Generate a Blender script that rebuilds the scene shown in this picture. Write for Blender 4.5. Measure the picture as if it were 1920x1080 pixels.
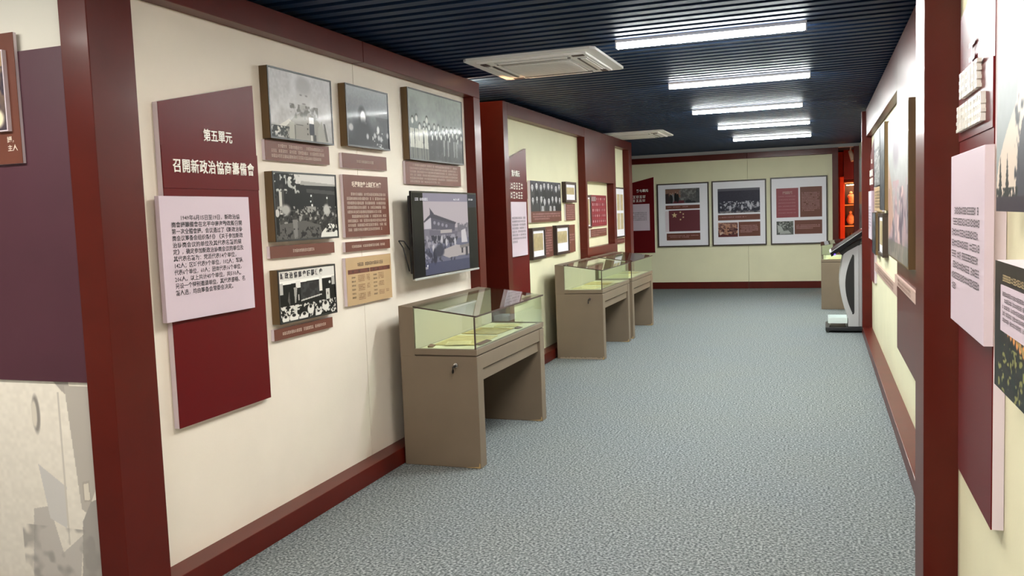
import bpy, bmesh, math, random
import numpy as np
from mathutils import Vector, Matrix

PI = math.pi
C = bpy.context.scene.collection
sc = bpy.context.scene
for _o in list(bpy.data.objects):
    bpy.data.objects.remove(_o)

# ------------------------------------------------------------------ camera
CAM_H, FPX, YAW, PITCH, ROLL = 1.55, 1624.3547, .344105, -.0821252, -.0369512
fw = Vector((-math.sin(YAW) * math.cos(PITCH), math.cos(YAW) * math.cos(PITCH), math.sin(PITCH)))
r0 = Vector((math.cos(YAW), math.sin(YAW), 0)); u0 = r0.cross(fw)
rt = math.cos(ROLL) * r0 + math.sin(ROLL) * u0
up = -math.sin(ROLL) * r0 + math.cos(ROLL) * u0
cam_data = bpy.data.cameras.new('camera')
cam_data.sensor_width = 36; cam_data.lens = FPX / 1920 * 36; cam_data.clip_start = .02
cam = bpy.data.objects.new('camera', cam_data); C.objects.link(cam)
m = Matrix.Identity(4)
for i in range(3):
    m[i][0] = rt[i]; m[i][1] = up[i]; m[i][2] = -fw[i]
m[2][3] = CAM_H
cam.matrix_world = m
sc.camera = cam

def on(ax, c, x, y):                       # photo pixel -> point on the plane axis=c
    d = fw + (x - 960) / FPX * rt - (y - 540) / FPX * up
    o = Vector((0, 0, CAM_H)); t = (c - o[ax]) / d[ax]
    return o + t * d

# ------------------------------------------------------------------ world, light levels, exposure
w = bpy.data.worlds.new('world'); sc.world = w; w.use_nodes = True
w.node_tree.nodes['Background'].inputs[0].default_value = (.5, .55, .6, 1)
w.node_tree.nodes['Background'].inputs[1].default_value = .02
sc.view_settings.view_transform = 'Standard'; sc.view_settings.look = 'None'
sc.view_settings.gamma = 1; sc.view_settings.use_curve_mapping = False
sc.view_settings.exposure = 0.54
TUBE = 290.0                                # radiance of the ceiling tubes
WARM_TUBE = 185.0                           # tubes of the front area behind the camera
sc.cycles.use_denoising = True
sc.cycles.max_bounces = 8; sc.cycles.diffuse_bounces = 5; sc.cycles.glossy_bounces = 4
sc.cycles.transparent_max_bounces = 24
sc.cycles.sample_clamp_indirect = 6

# ------------------------------------------------------------------ materials
def s2l(c):
    return tuple(((v / 255) / 12.92 if v / 255 <= .04045 else ((v / 255 + .055) / 1.055) ** 2.4) for v in c)
M = {}
def mat(name, rgb, rough=.5, noise=0, nscale=8, metal=0, coat=0, spec=.5, bump=0, bscale=200, stretch=None):
    mt = bpy.data.materials.new(name); mt.use_nodes = True
    nt = mt.node_tree; b = nt.nodes['Principled BSDF']
    b.inputs['Base Color'].default_value = (*rgb, 1); b.inputs['Roughness'].default_value = rough
    b.inputs['Metallic'].default_value = metal; b.inputs['Coat Weight'].default_value = coat
    b.inputs['Coat Roughness'].default_value = .15
    b.inputs['Specular IOR Level'].default_value = spec
    if noise or bump:
        tc = nt.nodes.new('ShaderNodeTexCoord'); mp = nt.nodes.new('ShaderNodeMapping')
        nt.links.new(tc.outputs['Object'], mp.inputs['Vector'])
        if stretch: mp.inputs['Scale'].default_value = stretch
    if noise:
        n = nt.nodes.new('ShaderNodeTexNoise'); n.inputs['Scale'].default_value = nscale; n.inputs['Detail'].default_value = 5
        nt.links.new(mp.outputs[0], n.inputs['Vector'])
        r = nt.nodes.new('ShaderNodeValToRGB')
        r.color_ramp.elements[0].position = .3; r.color_ramp.elements[1].position = .7
        r.color_ramp.elements[0].color = (*[v * (1 - noise) for v in rgb], 1)
        r.color_ramp.elements[1].color = (*[min(1, v * (1 + noise)) for v in rgb], 1)
        nt.links.new(n.outputs['Fac'], r.inputs[0]); nt.links.new(r.outputs[0], b.inputs['Base Color'])
    if bump:
        n2 = nt.nodes.new('ShaderNodeTexNoise'); n2.inputs['Scale'].default_value = bscale
        nt.links.new(mp.outputs[0], n2.inputs['Vector'])
        bp = nt.nodes.new('ShaderNodeBump'); bp.inputs['Strength'].default_value = bump; bp.inputs['Distance'].default_value = .002
        nt.links.new(n2.outputs['Fac'], bp.inputs['Height']); nt.links.new(bp.outputs[0], b.inputs['Normal'])
    M[name] = mt
    return mt
def emit(name, rgb, s):
    mt = bpy.data.materials.new(name); mt.use_nodes = True; nt = mt.node_tree
    nt.nodes.remove(nt.nodes['Principled BSDF'])
    e = nt.nodes.new('ShaderNodeEmission'); e.inputs[0].default_value = (*rgb, 1); e.inputs[1].default_value = s
    nt.links.new(e.outputs[0], nt.nodes['Material Output'].inputs[0]); M[name] = mt
mat('red_paint', (.095, .009, .005), .36, noise=.10, nscale=6, coat=.10, spec=.22)
mat('cream_wall', (.85, .775, .665), .6, noise=.035, nscale=2.5, bump=.15, bscale=90)
mat('yellow_wall', (.82, .78, .54), .6, noise=.03, nscale=2.5, bump=.15, bscale=90)
mat('white_wall', (.80, .77, .68), .6, noise=.02, nscale=2)
mat('soffit', (.55, .54, .55), .45)
mat('unit_red', (.120, .006, .008), .34, noise=.05, nscale=3, spec=.13)
mat('purple_red', (.075, .020, .035), .5, noise=.08, nscale=3)
mat('board_brown', (.155, .050, .032), .45, spec=.3, noise=.05, nscale=6)
mat('tan_board', (.52, .35, .18), .5, noise=.04, nscale=6)
mat('pink_board', (.50, .34, .28), .5)
mat('pvc_edge', (.74, .64, .70), .5)
mat('card_white', (.66, .545, .62), .5)
mat('mat_white', (.86, .84, .90), .5)
mat('ink', (.03, .025, .03), .6)
mat('text_ink', (.075, .065, .075), .6)
mat('cream_ink', (.80, .66, .55), .6)
mat('white_ink', (.95, .92, .84), .35)
mat('wood_brown', (.135, .078, .027), .45, noise=.25, nscale=14, stretch=(1, 1, .15))
mat('dark_frame', (.035, .018, .012), .4)
mat('black', (.012, .012, .014), .35)
mat('black_gloss', (.008, .008, .010), .15, spec=.35)
mat('taupe', (.190, .143, .098), .5, noise=.05, nscale=5, bump=.08, bscale=60)
mat('case_lining', (.50, .46, .35), .7)
mat('taupe_pale', (.34, .27, .20), .7)
mat('taupe_dark', (.10, .072, .050), .6)
mat('chip_wood', (.52, .36, .16), .7, noise=.3, nscale=30)
mat('bed_cloth', (.72, .69, .46), .8, noise=.05, nscale=20)
mat('old_paper', (.66, .55, .24), .8, noise=.15, nscale=14)
mat('old_paper_pale', (.78, .70, .38), .8, noise=.12, nscale=16)
mat('old_paper_dark', (.50, .40, .16), .8, noise=.18, nscale=14)
mat('doc_tan', (.50, .40, .23), .7, noise=.15, nscale=20)
mat('slat', (.011, .030, .078), .5, noise=.2, nscale=4, spec=.25)
mat('plenum', (.012, .012, .016), .8)
mat('ac_white', (.90, .88, .86), .4)
mat('ac_grey', (.62, .60, .59), .5)
mat('silver', (.55, .55, .55), .35, metal=.6)
mat('kiosk_silver', (.52, .52, .53), .38, metal=.25)
mat('chrome', (.7, .7, .7), .2, metal=1)
mat('acrylic', (.72, .80, .78), .3)
mat('room_red', (.48, .055, .020), .5, noise=.08, nscale=4)
mat('shelf_wood', (.62, .40, .18), .5)
mat('clay', (.62, .36, .22), .6, noise=.3, nscale=20)
mat('clay_dark', (.06, .035, .03), .5)
mat('star_gold', (.72, .55, .30), .5)
mat('flag_red', (.12, .012, .022), .55)
mat('maroon_print', (.26, .03, .045), .5)
mat('pink_ink', (.62, .33, .33), .6)
mat('spot_body', (.62, .50, .34), .4)
emit('tube_glow', (.96, 1.0, .97), TUBE)
emit('tube_side', (.97, 1.0, .98), 22)
emit('passage_glow', (1.0, .56, .26), 650)
emit('tube_glow_warm', (1.0, .93, .84), WARM_TUBE)
emit('led_blue', (.10, .05, 1.0), 4)
emit('red_strip', (1.0, .30, .09), 60)
emit('warm_lamp', (1.0, .62, .32), 60)

def carpet():
    mt = bpy.data.materials.new('carpet'); mt.use_nodes = True; nt = mt.node_tree; b = nt.nodes['Principled BSDF']
    tc = nt.nodes.new('ShaderNodeTexCoord')
    def nz(scale, det):
        n = nt.nodes.new('ShaderNodeTexNoise'); n.inputs['Scale'].default_value = scale; n.inputs['Detail'].default_value = det
        nt.links.new(tc.outputs['Object'], n.inputs['Vector']); return n
    a = nz(80, 6)
    r = nt.nodes.new('ShaderNodeValToRGB'); e = r.color_ramp.elements
    e[0].position = .36; e[0].color = (.066, .078, .082, 1)
    e[1].position = .66; e[1].color = (.36, .385, .385, 1)
    x = e.new(.5); x.color = (.172, .190, .192, 1)
    nt.links.new(a.outputs['Fac'], r.inputs[0])
    g = nz(1.3, 2)
    r2 = nt.nodes.new('ShaderNodeValToRGB'); r2.color_ramp.elements[0].color = (.92, .95, 1, 1); r2.color_ramp.elements[1].color = (1, .99, .94, 1)
    nt.links.new(g.outputs['Fac'], r2.inputs[0])
    mx = nt.nodes.new('ShaderNodeMix'); mx.data_type = 'RGBA'; mx.blend_type = 'MULTIPLY'; mx.inputs[0].default_value = 1
    nt.links.new(r.outputs[0], mx.inputs[6]); nt.links.new(r2.outputs[0], mx.inputs[7]); nt.links.new(mx.outputs[2], b.inputs['Base Color'])
    b.inputs['Roughness'].default_value = .95; b.inputs['Specular IOR Level'].default_value = .15
    n2 = nz(220, 2); bp = nt.nodes.new('ShaderNodeBump'); bp.inputs['Strength'].default_value = .12; bp.inputs['Distance'].default_value = .003
    nt.links.new(n2.outputs['Fac'], bp.inputs['Height']); nt.links.new(bp.outputs[0], b.inputs['Normal'])
    M['carpet'] = mt
carpet()

def glass(name, tint):
    mt = bpy.data.materials.new(name); mt.use_nodes = True; nt = mt.node_tree
    nt.nodes.remove(nt.nodes['Principled BSDF'])
    t = nt.nodes.new('ShaderNodeBsdfTransparent'); t.inputs[0].default_value = (*tint, 1)
    g = nt.nodes.new('ShaderNodeBsdfGlossy'); g.inputs['Roughness'].default_value = .01
    f = nt.nodes.new('ShaderNodeFresnel')
    gm = nt.nodes.new('ShaderNodeNewGeometry'); ma = nt.nodes.new('ShaderNodeMath'); ma.operation = 'MULTIPLY_ADD'   # same reflectance on both sides of the sheet
    ma.inputs[1].default_value = 1 / 1.5 - 1.5; ma.inputs[2].default_value = 1.5
    nt.links.new(gm.outputs['Backfacing'], ma.inputs[0]); nt.links.new(ma.outputs[0], f.inputs['IOR'])
    x = nt.nodes.new('ShaderNodeMixShader')
    nt.links.new(f.outputs[0], x.inputs[0]); nt.links.new(t.outputs[0], x.inputs[1]); nt.links.new(g.outputs[0], x.inputs[2])
    nt.links.new(x.outputs[0], nt.nodes['Material Output'].inputs[0]); M[name] = mt
glass('glass', (.95, .985, .95))

def print_mat(name, rough, coat, em=0):
    mt = bpy.data.materials.new(name); mt.use_nodes = True; nt = mt.node_tree; b = nt.nodes['Principled BSDF']
    a = nt.nodes.new('ShaderNodeAttribute'); a.attribute_name = 'ink'
    b.inputs['Roughness'].default_value = rough; b.inputs['Coat Weight'].default_value = coat; b.inputs['Coat Roughness'].default_value = .08
    b.inputs['Specular IOR Level'].default_value = .18
    if em:
        b.inputs['Base Color'].default_value = (.01, .01, .01, 1)
        nt.links.new(a.outputs['Color'], b.inputs['Emission Color']); b.inputs['Emission Strength'].default_value = em
    else:
        nt.links.new(a.outputs['Color'], b.inputs['Base Color'])
    M[name] = mt
print_mat('print_matt', .45, 0)
print_mat('print_gloss', .42, .06)
print_mat('screen_print', .18, 0, em=.8)
M['screen_print'].node_tree.nodes['Principled BSDF'].inputs['Specular IOR Level'].default_value = .06

# ------------------------------------------------------------------ mesh helpers
def box(bm, x0, x1, y0, y1, z0, z1, bev=0):
    vs = [bm.verts.new(p) for p in ((x0, y0, z0), (x1, y0, z0), (x1, y1, z0), (x0, y1, z0), (x0, y0, z1), (x1, y0, z1), (x1, y1, z1), (x0, y1, z1))]
    fs = [bm.faces.new([vs[i] for i in q]) for q in ((0, 3, 2, 1), (4, 5, 6, 7), (0, 1, 5, 4), (1, 2, 6, 5), (2, 3, 7, 6), (3, 0, 4, 7))]
    if bev:
        es = list({e for f in fs for e in f.edges})
        bmesh.ops.bevel(bm, geom=es, offset=bev, segments=2, affect='EDGES', profile=.5)
def prism(bm, pts, ax, a, b):              # polygon pts (2D) extruded along axis ax from a to b
    def P(p, c):
        return {0: (c, p[0], p[1]), 1: (p[0], c, p[1]), 2: (p[0], p[1], c)}[ax]
    A = [bm.verts.new(P(p, a)) for p in pts]; B = [bm.verts.new(P(p, b)) for p in pts]
    n = len(pts)
    bm.faces.new(A); bm.faces.new(B[::-1])
    for i in range(n):
        bm.faces.new((A[i], B[i], B[(i + 1) % n], A[(i + 1) % n]))
    bmesh.ops.recalc_face_normals(bm, faces=bm.faces)
def cyl(bm, p0, p1, r0_, r1_=None, n=14):
    p0 = Vector(p0); p1 = Vector(p1); r1_ = r0_ if r1_ is None else r1_
    d = (p1 - p0).normalized(); a = d.orthogonal().normalized(); b = d.cross(a)
    A = [bm.verts.new(p0 + r0_ * (math.cos(2 * PI * i / n) * a + math.sin(2 * PI * i / n) * b)) for i in range(n)]
    B = [bm.verts.new(p1 + r1_ * (math.cos(2 * PI * i / n) * a + math.sin(2 * PI * i / n) * b)) for i in range(n)]
    bm.faces.new(A[::-1]); bm.faces.new(B)
    for i in range(n):
        f = bm.faces.new((A[i], A[(i + 1) % n], B[(i + 1) % n], B[i])); f.smooth = True
def lathe(bm, prof, cx, cy, n=16):
    rings = [[bm.verts.new((cx + r * math.cos(2 * PI * i / n), cy + r * math.sin(2 * PI * i / n), z)) for i in range(n)] for r, z in prof]
    for a, b in zip(rings, rings[1:]):
        for i in range(n):
            f = bm.faces.new((a[i], a[(i + 1) % n], b[(i + 1) % n], b[i])); f.smooth = True
    bm.faces.new(rings[0][::-1]); bm.faces.new(rings[-1])
def tube(bm, pts, r, n=8):
    for a, b in zip(pts, pts[1:]):
        cyl(bm, a, b, r, n=n)
def mesh_obj(name, bm, mt, parent=None, loc=None):
    me = bpy.data.meshes.new(name); bm.to_mesh(me); bm.free()
    me.materials.append(M[mt])
    o = bpy.data.objects.new(name, me); C.objects.link(o)
    if parent: o.parent = parent
    if loc: o.location = loc
    return o
def part(name, mt, parent, *boxes, bev=0, label=None):
    bm = bmesh.new()
    for b in boxes: box(bm, *b, bev=bev)
    o = mesh_obj(name, bm, mt, parent)
    if label: o['label'] = label
    return o
def tag(o, label, cat, group=None, kind=None):
    o['label'] = label; o['category'] = cat
    if group: o['group'] = group
    if kind: o['kind'] = kind
    return o
def thing(name, label, cat, loc, rz=0, group=None, kind=None):
    o = bpy.data.objects.new(name, None); C.objects.link(o); o.empty_display_size = .1
    o.location = loc; o.rotation_euler = (0, 0, rz)
    return tag(o, label, cat, group, kind)
def struct(name, label, cat, mt, x0, x1, y0, y1, z0, z1, bev=0):
    bm = bmesh.new(); cx, cy = (x0 + x1) / 2, (y0 + y1) / 2
    box(bm, x0 - cx, x1 - cx, y0 - cy, y1 - cy, 0, z1 - z0, bev=bev)
    o = mesh_obj(name, bm, mt, None, (cx, cy, z0))
    return tag(o, label, cat, kind='structure')
def wall_thing(name, label, cat, wall, s0, s1, z0, group=None):
    side, c = wall; mid = (s0 + s1) / 2
    c += .0015 if side == 'L' else -.0015   # hangs a hair off the wall
    if side == 'L': return thing(name, label, cat, (c, mid, z0), PI / 2, group)
    if side == 'R': return thing(name, label, cat, (c, mid, z0), -PI / 2, group)
    return thing(name, label, cat, (mid, c, z0), 0, group)

# ---- writing
_dg = None
def lettering(body, size, x, y, z, parent, mt='ink', align='LEFT', bold=0, sx=1.0, lead=1.0, depth=0, res=1, track=1.0, name='lettering'):
    """Upright writing in the local frame of a wall thing: x right, z up, facing -y; (x, z) is the top of the first line."""
    cu = bpy.data.curves.new(name, 'FONT'); cu.body = body; cu.size = size; cu.align_x = align; cu.align_y = 'TOP'
    cu.offset = bold; cu.resolution_u = res; cu.space_line = lead; cu.space_character = track; cu.extrude = depth
    if depth: cu.fill_mode = 'FRONT'
    t = bpy.data.objects.new(name + '_curve', cu); C.objects.link(t)
    me = bpy.data.meshes.new_from_object(t.evaluated_get(bpy.context.evaluated_depsgraph_get()))
    bpy.data.objects.remove(t); bpy.data.curves.remove(cu)
    me.name = name
    n = len(me.vertices); co = np.zeros(n * 3, np.float32); me.vertices.foreach_get('co', co); co = co.reshape(-1, 3)
    out = np.stack([x + co[:, 0] * sx, y - co[:, 2], z + co[:, 1]], 1).astype(np.float32)
    me.vertices.foreach_set('co', out.ravel()); me.update()
    me.materials.clear(); me.materials.append(M[mt])
    o = bpy.data.objects.new(name, me); C.objects.link(o); o.parent = parent
    return o
def fine_print(parent, x0, x1, ztop, nlines, lh, y, mt, seed=0, cw=None, first=0.0, last=1.0, fill=.62, name='fine_print', skip=()):
    """Rows of small strokes where the photograph shows lines of print too small to read."""
    rng = random.Random(seed); bm = bmesh.new(); ch = lh * fill; cw = cw or ch
    for i in range(nlines):
        zt = ztop - i * lh
        a = x0 + (first if i in (0,) + tuple(skip) else 0); b = x0 + (x1 - x0) * (last if i == nlines - 1 or (i + 1) in skip else 1)
        k = max(1, int((b - a) / cw))
        for j in range(k):
            if rng.random() < .06: continue
            cx = a + j * cw; g = cw * .86; th = ch * .15
            rows = [0, .45, .85] if rng.random() < .6 else [.2, .7]
            for rr in rows:
                l = rng.uniform(.55, 1) * g; off = (g - l) * .5
                q = [(cx + off, zt - rr * ch), (cx + off + l, zt - rr * ch), (cx + off + l, zt - rr * ch - th), (cx + off, zt - rr * ch - th)]
                bm.faces.new([bm.verts.new((p[0], y, p[1])) for p in q][::-1])
            for cc in ([.5] if rng.random() < .5 else [.2, .75]):
                q = [(cx + cc * g - th * .45, zt), (cx + cc * g + th * .45, zt), (cx + cc * g + th * .45, zt - ch), (cx + cc * g - th * .45, zt - ch)]
                bm.faces.new([bm.verts.new((p[0], y, p[1])) for p in q][::-1])
    return mesh_obj(name, bm, mt, parent)

# ---- flat prints: a fine grid of ink colours
class Pic:
    def __init__(s, w, h, top, bot=None, noise=0, seed=0):
        w, h = int(w * 1.5), int(h * 1.5)
        s.w, s.h = w, h; s.rng = np.random.default_rng(seed)
        s.V, s.U = np.mgrid[0:h, 0:w]; s.U = s.U / (w - 1); s.V = s.V / (h - 1)
        top = np.array(top, float) * np.ones(3); bot = top if bot is None else np.array(bot, float) * np.ones(3)
        s.a = top + (bot - top) * s.V[..., None]
        if noise: s.grain(noise)
    def blend(s, mask, col):
        col = np.array(col, float) * np.ones(3); s.a = s.a * (1 - mask[..., None]) + col * mask[..., None]; return s
    def ell(s, cx, cy, rx, ry, col, soft=.15, op=1):
        d = np.sqrt(((s.U - cx) / rx) ** 2 + ((s.V - cy) / ry) ** 2)
        return s.blend(np.clip((1 - d) / soft + .5, 0, 1) * op, col)
    def rect(s, x0, y0, x1, y1, col, op=1):
        return s.blend(((s.U >= x0) & (s.U <= x1) & (s.V >= y0) & (s.V <= y1)) * float(op), col)
    def poly(s, pts, col, op=1):
        ins = np.zeros(s.U.shape, bool); n = len(pts)
        for i in range(n):
            (x1, y1), (x2, y2) = pts[i], pts[(i + 1) % n]
            c = ((y1 > s.V) != (y2 > s.V)) & (s.U < (x2 - x1) * (s.V - y1) / ((y2 - y1) or 1e-9) + x1)
            ins ^= c
        return s.blend(ins * float(op), col)
    def nz(s, n, seed=None):               # smooth random field 0..1 with n cells across
        rng = np.random.default_rng(seed) if seed is not None else s.rng
        ny = max(2, int(n * s.h / s.w) + 1); g = rng.random((ny + 1, n + 1))
        x = s.U * (n - 1e-6); y = s.V * (ny - 1e-6); xi = x.astype(int); yi = y.astype(int); fx = x - xi; fy = y - yi
        fx = fx * fx * (3 - 2 * fx); fy = fy * fy * (3 - 2 * fy)
        return (g[yi, xi] * (1 - fx) + g[yi, xi + 1] * fx) * (1 - fy) + (g[yi + 1, xi] * (1 - fx) + g[yi + 1, xi + 1] * fx) * fy
    def grain(s, amt, n=40):
        s.a = s.a + (s.nz(n) - .5)[..., None] * 2 * amt; return s
    def patch(s, x0, y0, x1, y1, n, thr, col, seed=0, soft=.08, op=1):
        reg = (s.U >= x0) & (s.U <= x1) & (s.V >= y0) & (s.V <= y1)
        return s.blend(np.clip((.6 * s.nz(n, seed) + .4 * s.nz(int(n * 2.3), seed + 77) - thr + .02) / soft, 0, 1) * reg * op, col)
def print_sheet(pic, x0, x1, z0, z1, y, parent, mt='print_matt', name='print'):
    h, w_ = pic.h, pic.w
    U = pic.U; V = pic.V
    co = np.stack([x0 + (x1 - x0) * U, np.full_like(U, y), z1 - (z1 - z0) * V], -1).reshape(-1, 3).astype(np.float32)
    ids = np.arange(h * w_).reshape(h, w_)
    q = np.stack([ids[1:, :-1], ids[1:, 1:], ids[:-1, 1:], ids[:-1, :-1]], -1).reshape(-1, 4)
    me = bpy.data.meshes.new(name); me.from_pydata(co.tolist(), [], q.tolist())
    col = np.clip(pic.a, 0, 255) / 255
    lin = np.where(col <= .04045, col / 12.92, ((col + .055) / 1.055) ** 2.4)
    at = me.color_attributes.new('ink', 'FLOAT_COLOR', 'POINT')
    at.data.foreach_set('color', np.concatenate([lin.reshape(-1, 3), np.ones((h * w_, 1))], 1).astype(np.float32).ravel())
    me.materials.append(M[mt])
    o = bpy.data.objects.new(name, me); C.objects.link(o); o.parent = parent
    return o

# ------------------------------------------------------------------ the setting
ZC = 2.62                                  # top of the partition walls
XW1, XF1, XB1 = -2.641, -2.556, -2.526     # left bay: wall, frame face, baseboard face
XW2, XF2, XB2 = -2.851, -2.754, -2.724     # farther left bay
XR1, XR1F = .43, .323                      # right wall beside the camera
XR2, XR2F, XR2B = .565, .503, .457         # right bay farther on
YF = 17.275                                # far wall

struct('floor', 'blue grey speckled carpet of the exhibition hall', 'floor', 'carpet', -6.2, 2.2, -4.2, 21, -.05, 0)
cl = struct('ceiling', 'dark void above the open slatted ceiling', 'ceiling', 'plenum', -6.2, 2.2, -4.2, 21, 3.0, 3.05)
bm = bmesh.new(); box(bm, -4.1, 4.1, -.036, .036, 0, .055)
slat0 = None
ny = int(24.4 / .13)
for i in range(ny):
    y = -3.9 + i * .13
    if slat0 is None:
        o = mesh_obj('slat', bm, 'slat', cl); slat0 = o
    else:
        o = slat0.copy(); C.objects.link(o)
    o.location = (0, y - 8.4, 2.662 - 3.0)
struct('wall_outer', 'plain wall closing the hall far off on the left', 'wall', 'white_wall', -6.3, -6.2, -4.2, 21, 0, 3)
struct('wall_behind', 'plain white wall closing the hall behind the viewer', 'wall', 'white_wall', -6.2, 2.2, -4.3, -4.2, 0, 3)
struct('wall_end', 'plain wall closing the side passage past the far partition', 'wall', 'white_wall', -6.2, -.6, 21, 21.1, 0, 3)

def wall_boards(name, label, mt, side, plane, back, cuts, z0, z1, gap=.0025):
    """A wall made of boards that meet at a visible joint."""
    e = thing(name, label, 'wall', (plane, (cuts[0] + cuts[-1]) / 2, 0) if side != 'F' else ((cuts[0] + cuts[-1]) / 2, plane, 0), 0, kind='structure')
    cx, cy = e.location.x, e.location.y
    for a, b in zip(cuts, cuts[1:]):
        ga = gap if a != cuts[0] else 0; gb = gap if b != cuts[-1] else 0
        if side != 'F': x0, x1 = sorted((plane, back)); part('wall_board', mt, e, (x0 - cx, x1 - cx, a + ga - cy, b - gb - cy, z0, z1))
        else: part('wall_board', mt, e, (a + ga - cx, b - gb - cx, 0, back - plane, z0, z1))
    return e
wall_boards('wall_left', 'cream wall of two boards behind the framed black and white photographs', 'cream_wall', 'L', XW1, XW1 - .06, [2.72, 4.676, 6.45], 0, 2.55)
wall_boards('wall_left_far', 'yellowish cream wall behind the pair of glass cases', 'yellow_wall', 'L', XW2, XW2 - .06, [7.65, 10.52, 13.35], 0, 2.55)
wall_boards('wall_far', 'yellowish cream end wall carrying three large framed panels', 'yellow_wall', 'F', YF, YF + .08, [-4.6, -1.316, .25], 0, 2.6)
struct('wall_front_left', 'pale wall with a faint grey mural beside the maroon post', 'wall', 'white_wall', -6.2, -2.66, 2.60, 2.68, 0, 2.62)
struct('wall_right', 'cream wall beside the viewer carrying posters', 'wall', 'yellow_wall', XR1, XR1 + .1, -4.2, 3.3, 0, 2.62)
struct('wall_right_far', 'cream wall of the right bay with pictures', 'wall', 'yellow_wall', XR2, XR2 + .1, 3.3, 11.1, 0, 2.62)
struct('wall_alcove', 'wall of the alcove behind the touch screen kiosk', 'wall', 'yellow_wall', .665, .745, 11.13, 17.1, 0, 2.62)
struct('wall_backing', 'dark backing closing the gap behind the right partitions', 'wall', 'plenum', 2.2, 2.3, -4.2, 21, 0, 3)

nt_ = [0]
def trim(label, x0, x1, y0, y1, z0, z1, mt='red_paint', bev=.003):
    nt_[0] += 1
    return struct('trim_%d' % nt_[0], label, 'trim', mt, x0, x1, y0, y1, z0, z1, bev)
# left bay frame
trim('wide maroon post where the mural wall meets the photograph wall', -2.69, XF1, 2.572, 2.803, 0, ZC)
trim('maroon header board over the photograph wall, part nearer the unit five panel', XW1 - .05, XF1, 2.803, 4.66, 2.497, ZC)
trim('maroon header board over the television part of the wall', XW1 - .05, XF1, 4.664, 6.533, 2.497, ZC)
trim('maroon post at the end of the wall with the television', XW1 - .2, XF1, 6.398, 6.533, 0, 2.497)
# passage between the bays
trim('broad maroon end board of the bay with two glass cases', -3.7, XF2, 7.61, 7.733, 0, ZC)
trim('maroon header board over the bay with two glass cases', XW2 - .05, XF2, 7.733, 10.55, 2.50, ZC)
trim('maroon header board at the far corner of the left bays', XW2 - .05, XF2, 12.243, 13.40, 2.50, ZC)
trim('maroon post at the far corner of the left bays', XW2 - .2, XF2, 13.19, 13.40, 0, 2.50)
# projecting block with a square niche
nb = thing('trim_9', 'maroon projecting block with a square niche showing small portraits', 'trim', ((XW2 + XF2) / 2, 11.4, 0), 0, kind='structure')
hx = (XF2 - XW2) / 2
part('niche_top', 'red_paint', nb, (-hx, hx, -.85, .843, 1.965, ZC), bev=.002)
part('niche_sill', 'red_paint', nb, (-hx, hx, -.85, .843, .60, 1.118), bev=.002)
part('niche_stile', 'red_paint', nb, (-hx, hx, -.85, -.77, 1.118, 1.965))
part('niche_stile', 'red_paint', nb, (-hx, hx, .69, .843, 1.118, 1.965))
nt_[0] = 9
# far wall frame
trim('maroon header over the far wall, part beside the unit seven panel', -4.6, -1.319, YF - .09, YF + .08, 2.49, 2.60)
trim('maroon header over the far wall, part beside the lit doorway', -1.313, .207, YF - .09, YF + .08, 2.49, 2.60)
trim('maroon door post at the lit doorway in the far wall', .207, .31, YF - .09, YF + .12, 0, 2.60)
trim('pale grey soffit strip above the far wall header', -4.6, 1.2, YF - .04, YF + .12, 2.602, 2.70, 'soffit')
trim('maroon post closing the alcove beside the lit doorway', .575, .80, 17.1, 17.25, 0, 2.60)
# right side frames
trim('maroon post beside the near poster wall', XR1F, XR1 + .03, 3.18, 3.45, 0, ZC)
trim('maroon header over the near poster wall', XR1F, XR1, -4.2, 3.18, 2.45, ZC)
trim('maroon header over the right bay pictures', XR2F, XR2 + .03, 6.64, 11.0, 2.323, 2.636)
trim('maroon projecting board behind the big painting in the right bay', XR2F, XR2, 3.45, 6.64, .525, 2.636)
trim('maroon post beside the touch screen kiosk', XR2B, XR2 + .05, 11.0, 11.13, 0, ZC)
def baseb(name, label, *a, mt='red_paint'):
    return struct(name, label, 'baseboard', mt, *a, .003)
baseb('baseboard_left', 'maroon baseboard below the black and white photographs', XW1 - .01, XB1, 2.803, 6.533, 0, .104)
baseb('baseboard_left_far', 'maroon baseboard behind the pair of glass cases', XW2 - .01, XB2, 7.733, 13.40, 0, .104)
baseb('baseboard_far', 'maroon baseboard of the far wall, part by the unit seven panel', -4.6, -1.319, YF - .03, YF, 0, .131)
baseb('baseboard_far_door', 'maroon baseboard of the far wall, part by the lit doorway', -1.313, .207, YF - .03, YF, 0, .131)
baseb('baseboard_right', 'maroon baseboard of the right bay', XR2B, XR2, 3.45, 11.0, 0, .091)
baseb('baseboard_front_left', 'maroon baseboard under the faint mural', -6.2, -2.69, 2.57, 2.6, 0, .104)
baseb('baseboard_right_near', 'maroon baseboard under the near posters', XR1F, XR1, -4.2, 3.18, 0, .091)

# ------------------------------------------------------------------ ceiling fixtures
def tube_light(x0, y, L, label, glow, group='ceiling tube lights'):
    t = thing('tube_light', label, 'light', (x0 + L / 2, y, 2.662), 0, group)
    part('housing', 'ac_white', t, (-L / 2, L / 2, -.03, .03, -.0185, .012), bev=.002)
    bm = bmesh.new(); box(bm, -L / 2 + .004, L / 2 - .004, -.027, .027, -.048, -.0188, bev=.004); mesh_obj('diffuser', bm, 'tube_side', t)
    part('light_strip', glow, t, (-L / 2 + .01, L / 2 - .01, -.021, .021, -.0505, -.0485))
    for s in (-1, 1):
        part('end_cap', 'ac_white', t, (s * L / 2 - .004, s * L / 2 + .004, -.031, .031, -.052, .012))
rowlab = ['white tube light closest to the large ceiling air conditioner', 'white tube light second in the row past the large air conditioner',
          'slim dimmer tube light midway along the ceiling row', 'white tube light second from the far wall', 'white tube light closest to the far wall']
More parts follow.
